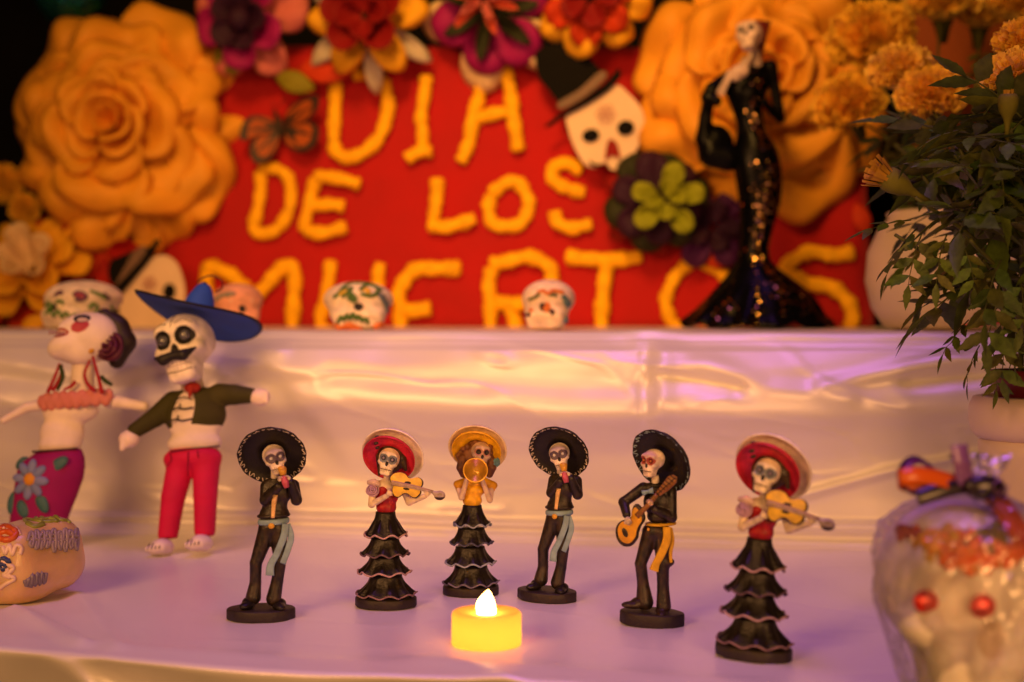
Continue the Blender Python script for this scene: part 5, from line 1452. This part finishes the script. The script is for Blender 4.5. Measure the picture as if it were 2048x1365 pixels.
for i in range(26):
    u = i / 25
    x = 258 + 365 * u; parts.append(s_ell(q(x, 685 + 18 * math.sin(i * 1.9) + 10 * math.sin(u * 3.1), -.75 - .55 * math.sin(math.pi * u)), (.36, .3, .5)))
sculpted('ruffle_collar', s_u(*parts, k=.1), q(215, 750, -2.4), q(670, 620, .6), 80, cloth_p, t, streaks((.62, .22, .18), (.5, .14, .11), .5, 2))
head = s_u(s_ell(q(530, 345, -.4), (2.05, 1.9, 1.85)), s_ell(q(415, 390, -1.1), (1.55, 1.3, 1.05), rotm(0, -18, 0)), s_ell(q(400, 300, -1.0), (.55, .8, .5), rotm(0, -40, 0)), s_ell(q(470, 300, -1.0), (1.2, 1.2, 1.0)), s_ell(q(480, 430, -.8), (1.5, 1.2, 1.0)), k=.4)
def face_col(V):
    C = np.tile(np.array((.82, .69, .61)), (len(V), 1))
    def near(x, y, rx, ry, rot=0):
        c_ = q(x, y); dx, dz = (V[:, 0] - c_[0]), (V[:, 2] - c_[2]); r = math.radians(rot)
        a_, b_ = dx * math.cos(r) + dz * math.sin(r), -dx * math.sin(r) + dz * math.cos(r)
        return np.hypot(a_ / (rx * k), b_ / (ry * k))
    C[(near(510, 308, 50, 34, 10) < 1) & (V[:, 1] < .2)] = (.42, .035, .06)
    C[(near(385, 330, 64, 28, -8) < 1)] = (.32, .03, .025)
    C[(near(385, 330, 50, 17, -8) < 1)] = (.66, .46, .36)
    C[(near(515, 262, 46, 26, -5) < 1) & (V[:, 1] < .2)] = (.02, .02, .035)
    C[(near(520, 270, 28, 13, -5) < 1) & (V[:, 1] < .2)] = (.6, .45, .36)
    return C
hd = sculpted('head', head, q(270, 530, -3.2), q(720, 190, 2.2), 110, mache, t, face_col)
b = B()
for i in range(5): b.tube([q(348 + 18 * i, 318 + 3 * i, -2.3), q(346 + 18 * i, 344 + 3 * i, -2.32)], .035, 5, (.3, .05, .04))
b.tube([q(345, 332, -2.3), q(430, 342, -2.38)], .03, 5, (.3, .05, .04)); b.obj('teeth_lines', mache, hd)
hr = s_u(s_chain([q(600, 225, -.4), q(665, 290, 0), q(695, 380, .1), q(650, 480, .1)], [.5, .75, .85, .6], k=.2), s_ell(q(600, 330, .9), (1.6, 1.3, 1.9)), k=.3)
sculpted('hair', hr, q(440, 560, -1.5), q(800, 180, 2.8), 70, mache, t, solid((.022, .012, .012)))
b = None
o = rosebud(t, q(640, 425, -1.1), 1.15, (.085, .008, .035), 'hair_flower', (-.2, -1, .1)); o.data.materials[0] = mache
b = B(); b.ell(q(556, 440, -1.7), (.26, .2, .26), None, 12, (.55, .28, .02)); b.obj('earring', mache, t)
b = B()
for pts in ([(372, 490), (345, 560), (305, 645)], [(385, 500), (372, 570), (330, 640)], [(560, 470), (585, 570), (610, 680)], [(545, 490), (515, 560), (530, 620), (570, 660)], [(400, 640), (440, 625), (465, 600)]):
    b.tube([q(x, y, -1.55 + .25 * (x < 400)) for x, y in pts], [.09, .13, .16], 8, (.33, .008, .02), flat=.4, smooth=6)
b.obj('red_ribbons', cloth_p, t)
b = B()
for pts in ([(378, 500), (390, 570), (360, 640)], [(600, 580), (625, 610), (660, 635)]):
    b = B(); b.tube([q(x, y, -1.4) for x, y in pts], [.14, .18, .12], 8, (.03, .05, .012), flat=.5, smooth=6); b.obj('green_ribbon', cloth_p, t)
# ------------------------------------------------------------------ amber sugar skull at the left front
amber = M('amber_sugar', vc=True, rough=.34, var=.2, vscale=45, bump=.5, bscale=140, spec=.5, coat=.25, sss=.5, sssr=(.012, .006, .002))
p = table(42, 1196, 2.5)
t = thing('sugar_skull', 'amber sugar skull with green and grey icing, cut off by the left edge', 'sugar skull', p, group='loose sugar skulls on the front table')
org = np.array(p)
ks = p.y / FPX
cz = (1196 - 1128) * ks
R = rotm(6, -8, -38)
hd = s_u(s_box((0, .3, .25), (3.0, 3.0, 2.25), None, 1.7), s_ell((.2, -.9, -.9), (2.3, 2.1, 1.75)), s_ell((-1.3, -1.9, .1), (.9, .8, .8)), s_ell((1.4, -1.9, .1), (.9, .8, .8)), k=.7)
hd = s_sub(hd, s_ell((-.95, -3.0, .55), (.75, .8, .7)), s_ell((.95, -3.0, .55), (.75, .8, .7)), s_ell((0, -3.2, -.4), (.35, .6, .5)), k=.35)
f_l = s_xf(hd, (0, 0, cz), R)
f_l = s_sub(f_l, s_box((0, 0, -1.93), (6, 6, 2.0), None, .2), k=.25)
sculpted('skull', f_l, (-4, -4, -.5), (4, 4, 6.5), 84, amber, t, streaks((.60, .36, .14), (.66, .46, .24), .8, .6))
f = lambda P: f_l(P - org)
ic = lambda name, st, r, col: icing(name, f, st, r, col, t, org, 60, 110, ice_m)
Zs = lambda pts: [(x / 3.74, 1000 + y / 3.74) for x, y in pts]
ic('green_icing', [Zs([(95, 130), (140, 112), (220, 106), (320, 108), (400, 120), (450, 150), (500, 158), (525, 175)]), Zs([(170, 125), (200, 165), (260, 195), (310, 180), (320, 140), (280, 120)]), Zs([(130, 130), (230, 150), (330, 165), (430, 160)]), Zs([(240, 120), (300, 150), (380, 140), (440, 165)]), Zs([(200, 180), (260, 205), (330, 185)])], .13, (.22, .25, .03))
rj = random.Random(14)
ic('grey_icing', [Zs([(215 + 42 * i + rj.uniform(-12, 12), 300 + rj.uniform(-25, 25)), (225 + 42 * i, 245 + rj.uniform(-18, 18)), (242 + 42 * i, 238 + rj.uniform(-14, 14)), (250 + 42 * i, 300), (238 + 42 * i, 372 + rj.uniform(-40, 16)), (222 + 42 * i, 360 + rj.uniform(-40, 10)), (232 + 42 * i, 310)]) for i in range(9)], .12, (.28, .22, .22))
ic('grey_icing', [Zs([(215, 270), (300, 262), (400, 262), (500, 262), (590, 275)]), Zs([(225, 300), (330, 295), (450, 296), (580, 300)])], .10, (.30, .235, .225))
ic('grey_patch', [Zs([(185, 600), (200, 640), (215, 590), (230, 650), (245, 560), (262, 640), (280, 550), (296, 630), (312, 548), (330, 620), (345, 545)])], .13, (.20, .16, .19))
ic('white_icing', [Zs([(20, 350), (40, 400), (70, 340), (90, 410), (120, 345), (160, 360), (150, 410)]), Zs([(0, 440), (50, 480), (100, 510), (60, 560), (110, 590), (40, 630), (0, 660)]), Zs([(20, 500), (60, 530), (30, 560), (80, 580)])], .13, (.76, .56, .40))
ic('orange_icing', [Zs([(0, 220), (40, 200), (80, 215), (120, 250), (90, 290), (40, 300), (0, 290)]), Zs([(0, 250), (60, 240), (110, 270)]), Zs([(0, 800), (30, 790), (50, 805)])], .2, (.55, .10, .012))
ic('pale_icing', [Zs([(0 + 30 * i, 160 + 12 * i), (20 + 30 * i, 190 + 12 * i), (30 + 30 * i, 215 + 12 * i)]) for i in range(5)], .1, (.72, .5, .34))
ic('blue_icing', [Zs([(0, 450), (30, 440), (60, 460), (80, 455)]), Zs([(0, 490), (30, 480), (40, 510), (10, 520)])], .16, (.02, .035, .14))

# ------------------------------------------------------------------ white sugar skull wrapped in cellophane
white_s = M('white_sugar', vc=True, rough=.7, var=.10, vscale=70, bump=.6, bscale=300, sss=.3, sssr=(.008, .005, .003))
p = table(1926, 1418, 3.0)
t = thing('wrapped_skull', 'white sugar skull with red gem eyes wrapped in clear cellophane and ribbons', 'sugar skull', p, group='loose sugar skulls on the front table')
org = np.array(p); ks = p.y / FPX
sz = 9.5
cen = np.array([-.1, 0, sz * .46]); R = rotm(0, 2, 3)
f0 = skull_field(.10, nose=1.2)
fl = s_xf(f0, cen, R, sz)
V, F = sculpt(f0, (-.5, -.5, -.56), (.5, .56, .56), 84)
C = np.tile(np.array((.90, .82, .74)), (len(V), 1))
C[(V[:, 1] < -.2) & (np.hypot(V[:, 0] / .06, (V[:, 2] + .07) / .09) < 1)] = (.7, .56, .44)
link('skull', new_mesh('skull', (V * sz) @ R.T + cen, F, white_s, C), t)
f = lambda P: fl(P - org)
gem = M('red_gem', (.62, .02, .010), .30, var=.7, vscale=500, spec=.5, metal=.3, coat=.2)
for px, py in ((1851, 1203), (1964, 1212)):
    s_ = surf_px(f, px, py, 45, 80)
    b = B(); b.ell(s_ - org + np.array([0, -.1, 0]), (.56, .32, .52), None, 9); b.obj('gem_eye', gem, t, smooth=False)
rng = random.Random(6)
for nm, col, num, (cx, cy, sx, sy) in (('orange_petals', (.74, .20, .012), 90, (1935, 1110, 62, 30)), ('yellow_petals', (.80, .42, .03), 80, (1882, 1085, 46, 22)), ('green_petals', (.14, .15, .015), 40, (1975, 1078, 28, 18)), ('orange_petals', (.68, .15, .010), 60, (1990, 1105, 55, 16)), ('orange_petals', (.46, .08, .03), 24, (1815, 1068, 22, 6))):
    b = B()
    for _ in range(num):
        x, y = cx + rng.gauss(0, sx * .5), cy + rng.gauss(0, sy * .6) + abs(x - cx) * 0 if False else cy + rng.gauss(0, sy * .6)
        s_ = surf_px(f, x, y, 45, 80)
        if s_ is None: continue
        s_ = s_ - org + np.array([0, -rng.uniform(0, .12), rng.uniform(0, .1)])
        b.ell(s_, (rng.uniform(.22, .42), rng.uniform(.12, .22), rng.uniform(.14, .26)), rotm_m(rng.uniform(-40, 40), rng.uniform(-60, 60), rng.uniform(-40, 40)), 8, [c * rng.uniform(.7, 1.2) for c in col])
    b.obj(nm, ice_m, t)
# cellophane: clear crinkled bag drawn in to the ribbon, its mouth fanning out above
cel = bpy.data.materials.new('cellophane'); cel.use_nodes = True
N, L = cel.node_tree.nodes, cel.node_tree.links
for nn in list(N): N.remove(nn)
out_ = N.new('ShaderNodeOutputMaterial'); gl_ = N.new('ShaderNodeBsdfGlossy'); tr_ = N.new('ShaderNodeBsdfTransparent'); mx_ = N.new('ShaderNodeMixShader'); df_ = N.new('ShaderNodeBsdfTranslucent'); m2_ = N.new('ShaderNodeMixShader')
fr_ = N.new('ShaderNodeFresnel'); fr_.inputs[0].default_value = 1.5
ad_ = N.new('ShaderNodeMath'); ad_.operation = 'MULTIPLY_ADD'; ad_.inputs[1].default_value = .6; ad_.inputs[2].default_value = .06; L.new(fr_.outputs[0], ad_.inputs[0])
tcn = N.new('ShaderNodeTexCoord'); nz_ = N.new('ShaderNodeTexNoise'); nz_.inputs['Scale'].default_value = 38; nz_.inputs['Detail'].default_value = 3; nz_.inputs['Distortion'].default_value = 1.2; L.new(tcn.outputs['Object'], nz_.inputs['Vector'])
bp_ = N.new('ShaderNodeBump'); bp_.inputs['Strength'].default_value = 1.0; bp_.inputs['Distance'].default_value = .004; L.new(nz_.outputs['Fac'], bp_.inputs['Height'])
gl_.inputs['Roughness'].default_value = .13; gl_.inputs['Color'].default_value = (.95, .95, .95, 1); L.new(bp_.outputs[0], gl_.inputs['Normal']); L.new(bp_.outputs[0], fr_.inputs['Normal'])
tr_.inputs[0].default_value = (.97, .97, .97, 1); df_.inputs[0].default_value = (.85, .85, .85, 1)
m2_.inputs[0].default_value = .13; L.new(tr_.outputs[0], m2_.inputs[1]); L.new(df_.outputs[0], m2_.inputs[2])
L.new(ad_.outputs[0], mx_.inputs[0]); L.new(m2_.outputs[0], mx_.inputs[1]); L.new(gl_.outputs[0], mx_.inputs[2]); L.new(mx_.outputs[0], out_.inputs[0])
kx = lambda px: (px - 1926) * ks - .0
kz = lambda py: (1418 - py) * ks
sec = [(kx(1936), 0, .05, 2.3, 2.6), (kx(1936), 0, .5, 2.7, 3.3), (kx(1932), 0, kz(1320), 3.05, 3.7), (kx(1926), 0, kz(1220), 3.65, 4.3), (kx(1922), 0, kz(1120), 3.72, 4.5), (kx(1922), 0, kz(1060), 3.45, 4.3), (kx(1930), -.2, kz(1015), 2.7, 3.2), (kx(1942), -.3, kz(990), 1.3, 1.5), (kx(1955), -.3, kz(972), .42, .45), (kx(1960), -.3, kz(955), .5, .45), (kx(1958), -.2, kz(935), .9, .6), (kx(1956), 0, kz(915), 1.3, .7)]
G = []
for i in range(len(sec) - 1):
    for j in range(6): G.append(tuple(sec[i][m_] + (sec[i + 1][m_] - sec[i][m_]) * j / 6 for m_ in range(5)))
G.append(sec[-1])
V, F = [], []; n = 110
for j, (cx, cy, cz_, rx, ry) in enumerate(G):
    for i in range(n):
        a = 2 * math.pi * i / n
        u = j / len(G)
        cr = lambda fa, fz, sd: 1 - 2.2 * abs(float(vnoise(np.array([fa * math.sin(a) + 31 + fz * u]), np.array([fa * math.cos(a) + 17 - fz * u * 1.3]), sd)[0]))
        wr = .06 * (cr(3, 7, 1) - .5) + .045 * (cr(6, 13, 2) - .5) + .04 * (cr(13, 26, 3) - .5) + (.09 * math.sin(15 * a) if j > 56 else 0)
        V.append((cx + rx * (1 + wr) * math.cos(a), cy + ry * (1 + wr) * math.sin(a), max(.03, cz_ + .06 * math.sin(5 * a + 20 * u))))
for j in range(len(G) - 1):
    for i in range(n):
        F.append((j * n + i, j * n + (i + 1) % n, (j + 1) * n + (i + 1) % n, (j + 1) * n + i))
link('cellophane_bag', new_mesh('cellophane_bag', V, F, cel, None, False), t)
def strip(name, pts, w, mat, parent, side_=(0, 1, .25)):
    P = catmull([np.array(p_, float) for p_ in pts], 8)
    G = np.zeros((len(P), 3, 3))
    for i, p_ in enumerate(P):
        tg = P[min(i + 1, len(P) - 1)] - P[max(i - 1, 0)]
        s_ = np.array(side_, float); s_ = s_ - tg * (s_.dot(tg) / (tg.dot(tg) + 1e-9)); s_ /= np.linalg.norm(s_)
        for j in (-1, 0, 1): G[i, j + 1] = p_ + s_ * w * j
    b = B(); b.sheet(G, .02); return b.obj(name, mat, parent)
rb = dict(rough=.3, spec=.6, var=.08, vscale=20, translucent=.15)
rb_o, rb_p, rb_k, rb_v = M('orange_ribbon', (.62, .11, .008), **rb), M('purple_ribbon', (.10, .02, .13), **rb), M('black_ribbon', (.018, .010, .020), **rb), M('violet_ribbon', (.22, .09, .34), **rb)
r = lambda x, y, d=-.6: np.array([(1680 + x / 2.255 - 1926) * ks, d, (1418 - (760 + y / 2.255)) * ks])
strip('ribbon', [r(640, 480), r(500, 462), r(400, 435, -1), r(300, 420, -1.3), r(232, 432, -1.2), r(240, 455, -.7), r(330, 478, -.5), r(440, 460, -.4), r(600, 480, -.4)], .36, rb_o, t, (0, .35, 1))
strip('ribbon', [r(640, 490), r(480, 470, -.3), r(400, 400, -.2), r(330, 362, -.4), r(270, 385, -.7), r(245, 440, -.9), r(285, 495, -.8), r(370, 490, -.3)], .32, rb_p, t, (0, 1, .5))
strip('ribbon', [r(640, 480), r(540, 478, -.7), r(430, 492, -.9), r(310, 528, -1)], .34, rb_k, t, (0, .3, 1))
strip('ribbon', [r(590, 480), r(535, 440, -.8), r(512, 370, -1), r(500, 290, -.9)], .42, rb_v, t, (1, .3, 0))
strip('ribbon', [r(640, 500, -.8), r(680, 570, -1.6), r(730, 680, -2.6), r(790, 745, -3.2), r(860, 780, -3.4)], .48, rb_o, t, (1, .2, .35))
strip('ribbon', [r(600, 480, -1.1), r(560, 520, -1.3), r(575, 565, -1.5), r(625, 550, -1.5), r(630, 500, -1.3)], .3, rb_k, t, (.2, 1, .1))
strip('ribbon', [r(650, 520, -1.1), r(680, 480, -1.3), r(668, 440, -1.3), r(640, 470, -1.2), r(690, 520, -1.2), r(712, 470, -1.1)], .32, rb_v, t, (.3, 1, .1))
b = B(); b.ell(r(612, 480, -.95), (.95, .4, .55), None, 14); b.ell(r(650, 492, -.9), (.5, .4, .5), None, 12); b.obj('ribbon_knot', rb_k, t)

# ------------------------------------------------------------------ marigolds in white pots
pot_m = M('white_ceramic', (.62, .50, .42), .42, var=.05, vscale=20, bump=.08, spec=.45)
petal_m = M('marigold_petal', (.86, .34, .020), .7, vc=True, var=.15, vscale=120, spec=.25, translucent=.25)
leaf_m = M('marigold_leaf', (.040, .050, .010), .5, vc=True, var=.3, vscale=150, bump=.3, bscale=500, spec=.35, translucent=.2)
stem_m = M('marigold_stem', (.08, .085, .015), .5, vc=True, var=.25, vscale=120, spec=.35)
def leaflet(b, base, d, nrm, L, W, rng, col):
    d = np.array(d, float); d /= np.linalg.norm(d); nrm = np.array(nrm, float); s = np.cross(d, nrm); s /= np.linalg.norm(s); nrm = np.cross(s, d)
    prof = [.05, .34, .66, .88, .99, 1.0, .93, .80, .62, .42, .22, .02]; m = len(prof)
    V, F = [], []
    bend = rng.uniform(.05, .3)
    for i in range(m):
        u = i / (m - 1); ser = 1 + (.10 if i % 2 else -.06)
        c = base + d * L * u - nrm * bend * L * u * u
        V += [c - s * W * prof[i] * ser, c - nrm * .05 * L * prof[i], c + s * W * prof[i] * ser]
    for i in range(m - 1):
        a = i * 3
        F += [(a, a + 1, a + 4, a + 3), (a + 1, a + 2, a + 5, a + 4)]
    b.add(V, F, col)
def leaf_mesh(i):
    rng = random.Random(100 + i); b = B()
    Lr = rng.uniform(4.6, 6.2); n = rng.choice((3, 3, 4))
    pts = [np.array([Lr * u, .5 * math.sin(u * 2 + i), -.9 * u * u * rng.uniform(.6, 1.4)]) for u in np.linspace(0, 1, 7)]
    g = rng.uniform(.7, 1.4); col = (.068 * g, .095 * g, .013 * g)
    b.tube(pts, [.10, .09, .08, .07, .06, .05, .04], 5, (.06 * g, .07 * g, .015))
    for k in range(n):
        u = .25 + .62 * k / (n - 1); c = pts[min(6, int(u * 6))]
        for sd in (-1, 1):
            L = rng.uniform(2.6, 3.5) * (1 - .15 * abs(u - .5))
            leaflet(b, c, (.75, sd * 1.0, rng.uniform(-.3, .15)), (0, rng.uniform(-.3, .3), 1), L, L * rng.uniform(.17, .22), rng, [q_ * rng.uniform(.75, 1.35) for q_ in col])
    leaflet(b, pts[-1], (1, rng.uniform(-.2, .2), -.3), (0, 0, 1), 3.0, .45, rng, col)
    return b.mesh('leaf', leaf_m)
LEAVES = [leaf_mesh(i) for i in range(6)]
def bloom_mesh(i, col):
    rng = random.Random(40 + i); b = B()
    for k in range(260):
        ph = math.acos(1 - 1.35 * (k + .5) / 260); a = k * 2.39996
        d = np.array([math.sin(ph) * math.cos(a), math.sin(ph) * math.sin(a), math.cos(ph) * .78 + .1])
        n = d / np.linalg.norm(d); r = 2.15 * rng.uniform(.86, 1.06)
        s = np.cross(n, [rng.uniform(-1, 1), rng.uniform(-1, 1), rng.uniform(-1, 1)]); s /= np.linalg.norm(s); u = np.cross(n, s)
        w, h = rng.uniform(.34, .5), rng.uniform(.2, .42)
        c = d * r; ci = d * r * .55; V = []
        for j in range(5):
            x = -1 + j / 2
            V.append(c + s * w * x + u * h * .5 * math.sin(3 * x + k) + n * .14 * math.cos(4 * x + k)); V.append(ci + s * w * .35 * x)
        g = rng.uniform(.82, 1.12)
        b.add(V, [(2 * j, 2 * j + 1, 2 * j + 3, 2 * j + 2) for j in range(4)], [c_ * g for c_ in col])
    b.ell((0, 0, .15), (1.55, 1.55, 1.15), None, 14, [c_ * .8 for c_ in col])
    b.lathe([(.25, -2.2), (.42, -1.4), (.72, -.7), (1.0, -.2), (.3, -.1)], 14, (.07, .075, .012))
    return b.mesh('bloom', petal_m)
BLOOMS = [bloom_mesh(0, (.95, .60, .07)), bloom_mesh(1, (.95, .64, .10)), bloom_mesh(2, (.92, .56, .05))]
def bud_mesh(open_):
    b = B()
    b.lathe([(.16, -2.6), (.2, -1.6), (.34, -1.0), (.62, -.5), (.78, .1), (.76, .6), (.62, .9), (.2, .9)], 16, (.17, .16, .022), None, lambda q_, r, z, j: (r * (1 + .05 * math.sin(8 * q_)), z))
    rng = random.Random(3)
    for k in range(30 if open_ else 14):
        a = k * 2.4; r = .62 * math.sqrt((k + 1) / 30)
        top = np.array([r * (1.9 if open_ else 1.0) * math.cos(a), r * (1.9 if open_ else 1.0) * math.sin(a), (1.75 if open_ else 1.15) + rng.uniform(-.15, .1)])
        s = np.array([-math.sin(a), math.cos(a), 0]) * .17
        bs = np.array([r * math.cos(a), r * math.sin(a), .6])
        b.add([bs - s * .5, bs + s * .5, top + s, top - s], [(0, 1, 2, 3)], (.5, .27, .025))
    return b.mesh('bud', petal_m)
BUD, BUD2 = bud_mesh(True), bud_mesh(False)
def quat_rot(d, twist=0.0):
    return (Vector(d).to_track_quat('Z', 'Y').to_matrix() @ Matrix.Rotation(twist, 3, 'Z')).to_euler()
def plant(label, pot_c, org, stems, blooms, buds, nleaf, seed, cloud, lscale=1.0, cat='plant'):
    rng = random.Random(seed)
    t = thing('marigold_plant', label, 'plant', org, group='marigold plants')
    O = np.array(org)
    b = B(); paths = []
    for pts, r_ in stems:
        P = catmull([np.array(p_) - O for p_ in pts], 8); paths.append(P)
        b.tube(P, list(np.linspace(r_, r_ * .55, len(P))), 7, (.075, .08, .015))
    b.obj('stems', stem_m, t)
    for (c, d, s, m_) in blooms:
        link('bloom', BLOOMS[m_], t, np.array(c) - O, quat_rot(d, rng.uniform(0, 6)), s)
    for (c, d, s, op) in buds:
        link('bud', BUD if op else BUD2, t, np.array(c) - O, quat_rot(d), s)
    for k in range(nleaf):
        if cloud and k < len(cloud):
            c, d, s = cloud[k]; c = np.array(c) - O; d = np.array(d, float)
        else:
            P = rng.choice(paths); i = rng.randrange(int(len(P) * .18), len(P)); c = P[i]
            a = rng.uniform(0, 2 * math.pi); d = np.array([math.cos(a), math.sin(a), rng.uniform(-.75, .35)]); s = rng.uniform(.65, 1.05)
        d /= np.linalg.norm(d)
        u, v, w = frame_from(d, (0, 0, 1))
        M3 = Matrix(((d[0], -u.x, v.x), (d[1], -u.y, v.y), (d[2], -u.z, v.z)))
        link('leaf', LEAVES[rng.randrange(6)], t, c, (M3 @ Matrix.Rotation(rng.uniform(-.6, .6), 3, 'X')).to_euler(), s * lscale)
    return t
# front pot and plant
pc = table(2092, 1098, 3.0)
pc = Vector((at(2092, 700, 89).x, 89, pc.z))
t = thing('flower_pot', 'white ceramic pot with thick rounded rim behind the wrapped skull', 'flower pot', pc)
b = B(); b.lathe([(2.4, 0), (2.9, .1), (3.2, 1.5), (3.7, 5), (4.0, 8.5), (4.05, 9.3), (3.7, 9.6)], 48); b.obj('pot_body', pot_m, t)
b = B(); b.lathe([(3.6, 9.4), (4.1, 9.55), (4.5, 10.0), (4.65, 10.8), (4.6, 11.6), (4.35, 12.1), (3.9, 12.2), (3.6, 11.8), (3.5, 10.5)], 48); b.obj('pot_rim', pot_m, t)
t2 = thing('nursery_pot', 'dark red plastic nursery pot standing inside the white rimmed pot', 'flower pot', pc)
b = B(); b.lathe([(1.6, 1), (2.5, 1.1), (3.1, 12.6), (3.3, 12.9), (3.35, 13.8), (3.1, 13.8), (3.0, 13.0), (.1, 12.9)], 40); b.obj('pot_body', M('dark_red_plastic', (.10, .006, .008), .45), t2)
O1 = Vector((pc.x, pc.y, pc.z + 12.8))
A = lambda px, py, Y: at(px, py, Y)
st = []
rng = random.Random(31)
for px, py, Y in ((2015, 170, 85), (2012, 260, 81), (1830, 395, 85), (1790, 470, 84), (1830, 330, 90), (1900, 250, 92), (2060, 120, 92), (2090, 200, 80), (1960, 330, 82), (1940, 480, 80), (1975, 560, 79), (2000, 600, 80), (2060, 420, 79), (1930, 700, 84), (1990, 470, 94), (2030, 360, 88), (1862, 215, 107), (1805, 165, 111)):
    e = A(px, py, Y)
    mid = (O1 * .45 + e * .55) + Vector((rng.uniform(-.6, 1.2), rng.uniform(-1, 1), rng.uniform(.5, 2.5)))
    st.append(([O1 + Vector((rng.uniform(-1.8, 1.8), rng.uniform(-1.8, 1.8), -.5)), mid, e], .2))
cl = []
def L_(px, py, Y, d, s=.9): cl.append((A(px, py, Y), d, s * .56))
L_(1838, 455, 84, (-.7, -.1, -.65), 1.0); L_(1850, 470, 83, (-.35, -.2, -.9), .9); L_(1822, 440, 85, (-.9, 0, -.1), .8); L_(1990, 560, 80, (-.25, -.2, -.95), 1.15); L_(2010, 520, 79, (-.5, -.2, -.8), 1.1); L_(1940, 640, 84, (-.7, -.1, -.7), .75); L_(1960, 690, 84, (-.5, -.1, -.8), .7); L_(2000, 660, 82, (-.1, -.2, -1), .9); L_(1900, 470, 82, (-.3, -.3, -.7), .9); L_(1930, 500, 81, (.1, -.3, -.9), .8); L_(2040, 560, 80, (-.1, -.3, -.9), 1.0); L_(1980, 700, 84, (.2, 0, -.9), .7); L_(2040, 640, 82, (-.3, -.1, -.9), .9)
for k in range(78):
    py = rng.uniform(215, 560)
    left = np.interp(py, [200, 260, 330, 400, 470, 520, 600], [1990, 1930, 1860, 1835, 1860, 1930, 1990])
    px = rng.uniform(left, 2110)
    cl.append((A(px, py, rng.uniform(80, 96)), (rng.uniform(-.9, .7), rng.uniform(-1, .6), rng.uniform(-.7, .4)), rng.uniform(.65, 1.05)))
plant('marigold plant with drooping dark leaves in the front pot at the right edge', pc, O1, st,
      [(A(2042, 165, 85), (-.3, -.3, .9), 1.05, 1), (A(2062, 100, 92), (.1, -.2, 1), 1.1, 0), (A(1862, 196, 108), (-.1, -.35, .9), 1.22, 0), (A(1800, 148, 112), (-.2, -.3, .9), 1.2, 1)],
      [(A(1792, 366, 85), (-.85, -.15, .45), .98, True), (A(2016, 212, 80), (0, -.1, 1), .72, False), (A(1855, 252, 98), (-.5, -.2, .7), .6, True), (A(1962, 176, 92), (-.1, -.1, 1), .6, False)], len(cl), 3, cl)
# back pot and plant on the shelf
pb = on(1905, 655, 124); pb.z = SHELF + .1
t = thing('flower_pot', 'bulbous white pot on the shelf, right of the lady statue', 'flower pot', pb)
b = B(); b.lathe([(4.6, 0), (5.6, .3), (6.6, 1.8), (7.1, 4.0), (6.9, 6.4), (6.0, 8.4), (5.2, 9.2), (5.4, 9.6), (5.1, 9.8), (4.7, 9.2), (4.5, 7.5)], 56); b.obj('pot_body', pot_m, t)
b = B()
b.tube([np.array((-1.5 + 9.5 * u, -7.15 * math.sqrt(max(0, 1 - ((-1.5 + 9.5 * u) / 9) ** 2)) - .15, .3 + 1.3 * u)) for u in np.linspace(0, .92, 20)], list(np.linspace(.12, .36, 20)), 8, flat=.3, hint=(0, 1, 0))
tag(b.obj('red_ribbon', M('red_satin', (.45, .008, .012), .4), None, loc=pb), 'narrow red ribbon running round the foot of the bulbous white pot', 'ribbon')
O2 = Vector((pb.x, pb.y, pb.z + 9))
st = []
rng = random.Random(77)
for px, py, Y in ((1760, 90, 132), (1700, 230, 130), (1880, 30, 138), (1960, 40, 140), (2040, 50, 136), (1800, 250, 122), (1850, 300, 124), (1930, 200, 130), (2040, 180, 130), (1720, 140, 130)):
    e = A(px, py, Y)
    st.append(([O2 + Vector((rng.uniform(-2, 2), rng.uniform(-2, 2), -1)), (O2 * .5 + e * .5) + Vector((rng.uniform(-1, 1), 0, 1.5)), e], .2))
cl = [(A(rng.uniform(1840, 2060), rng.uniform(250, 420), rng.uniform(116, 134)), (rng.uniform(-1, 1), rng.uniform(-1, .5), rng.uniform(-.7, .4)), rng.uniform(.8, 1.2)) for _ in range(44)]
plant('taller marigold plant in the bulbous pot, behind the dark-leaved front plant', pb, O2, st,
      [(A(1742, 84, 130), (-.3, -.45, .8), 1.85, 2), (A(1700, 214, 126), (-.4, -.4, .7), 1.5, 2), (A(1885, 6, 138), (-.1, -.3, 1), 1.75, 1), (A(1962, 22, 140), (0, -.3, 1), 1.7, 0), (A(2042, 14, 136), (.1, -.3, 1), 1.7, 1), (A(1975, -40, 140), (.1, -.3, 1), 1.7, 0)],
      [], len(cl) + 6, 9, cl, .8)
# small blurred marigolds at the far left
for i, (px, py, r_, lab) in enumerate(((8, 368, 1.0, 'dim orange marigold head at the left edge beside the giant rose'), (50, 418, .8, 'dim orange marigold head under the giant rose, above the yellow flower'))):
    c = bp(px, py, 3)
    t = thing('marigold', lab, 'flower', c, group='loose marigold heads')
    link('bloom', BLOOMS[2], t, (0, 0, 0), quat_rot((.2, -1, .1)), r_)
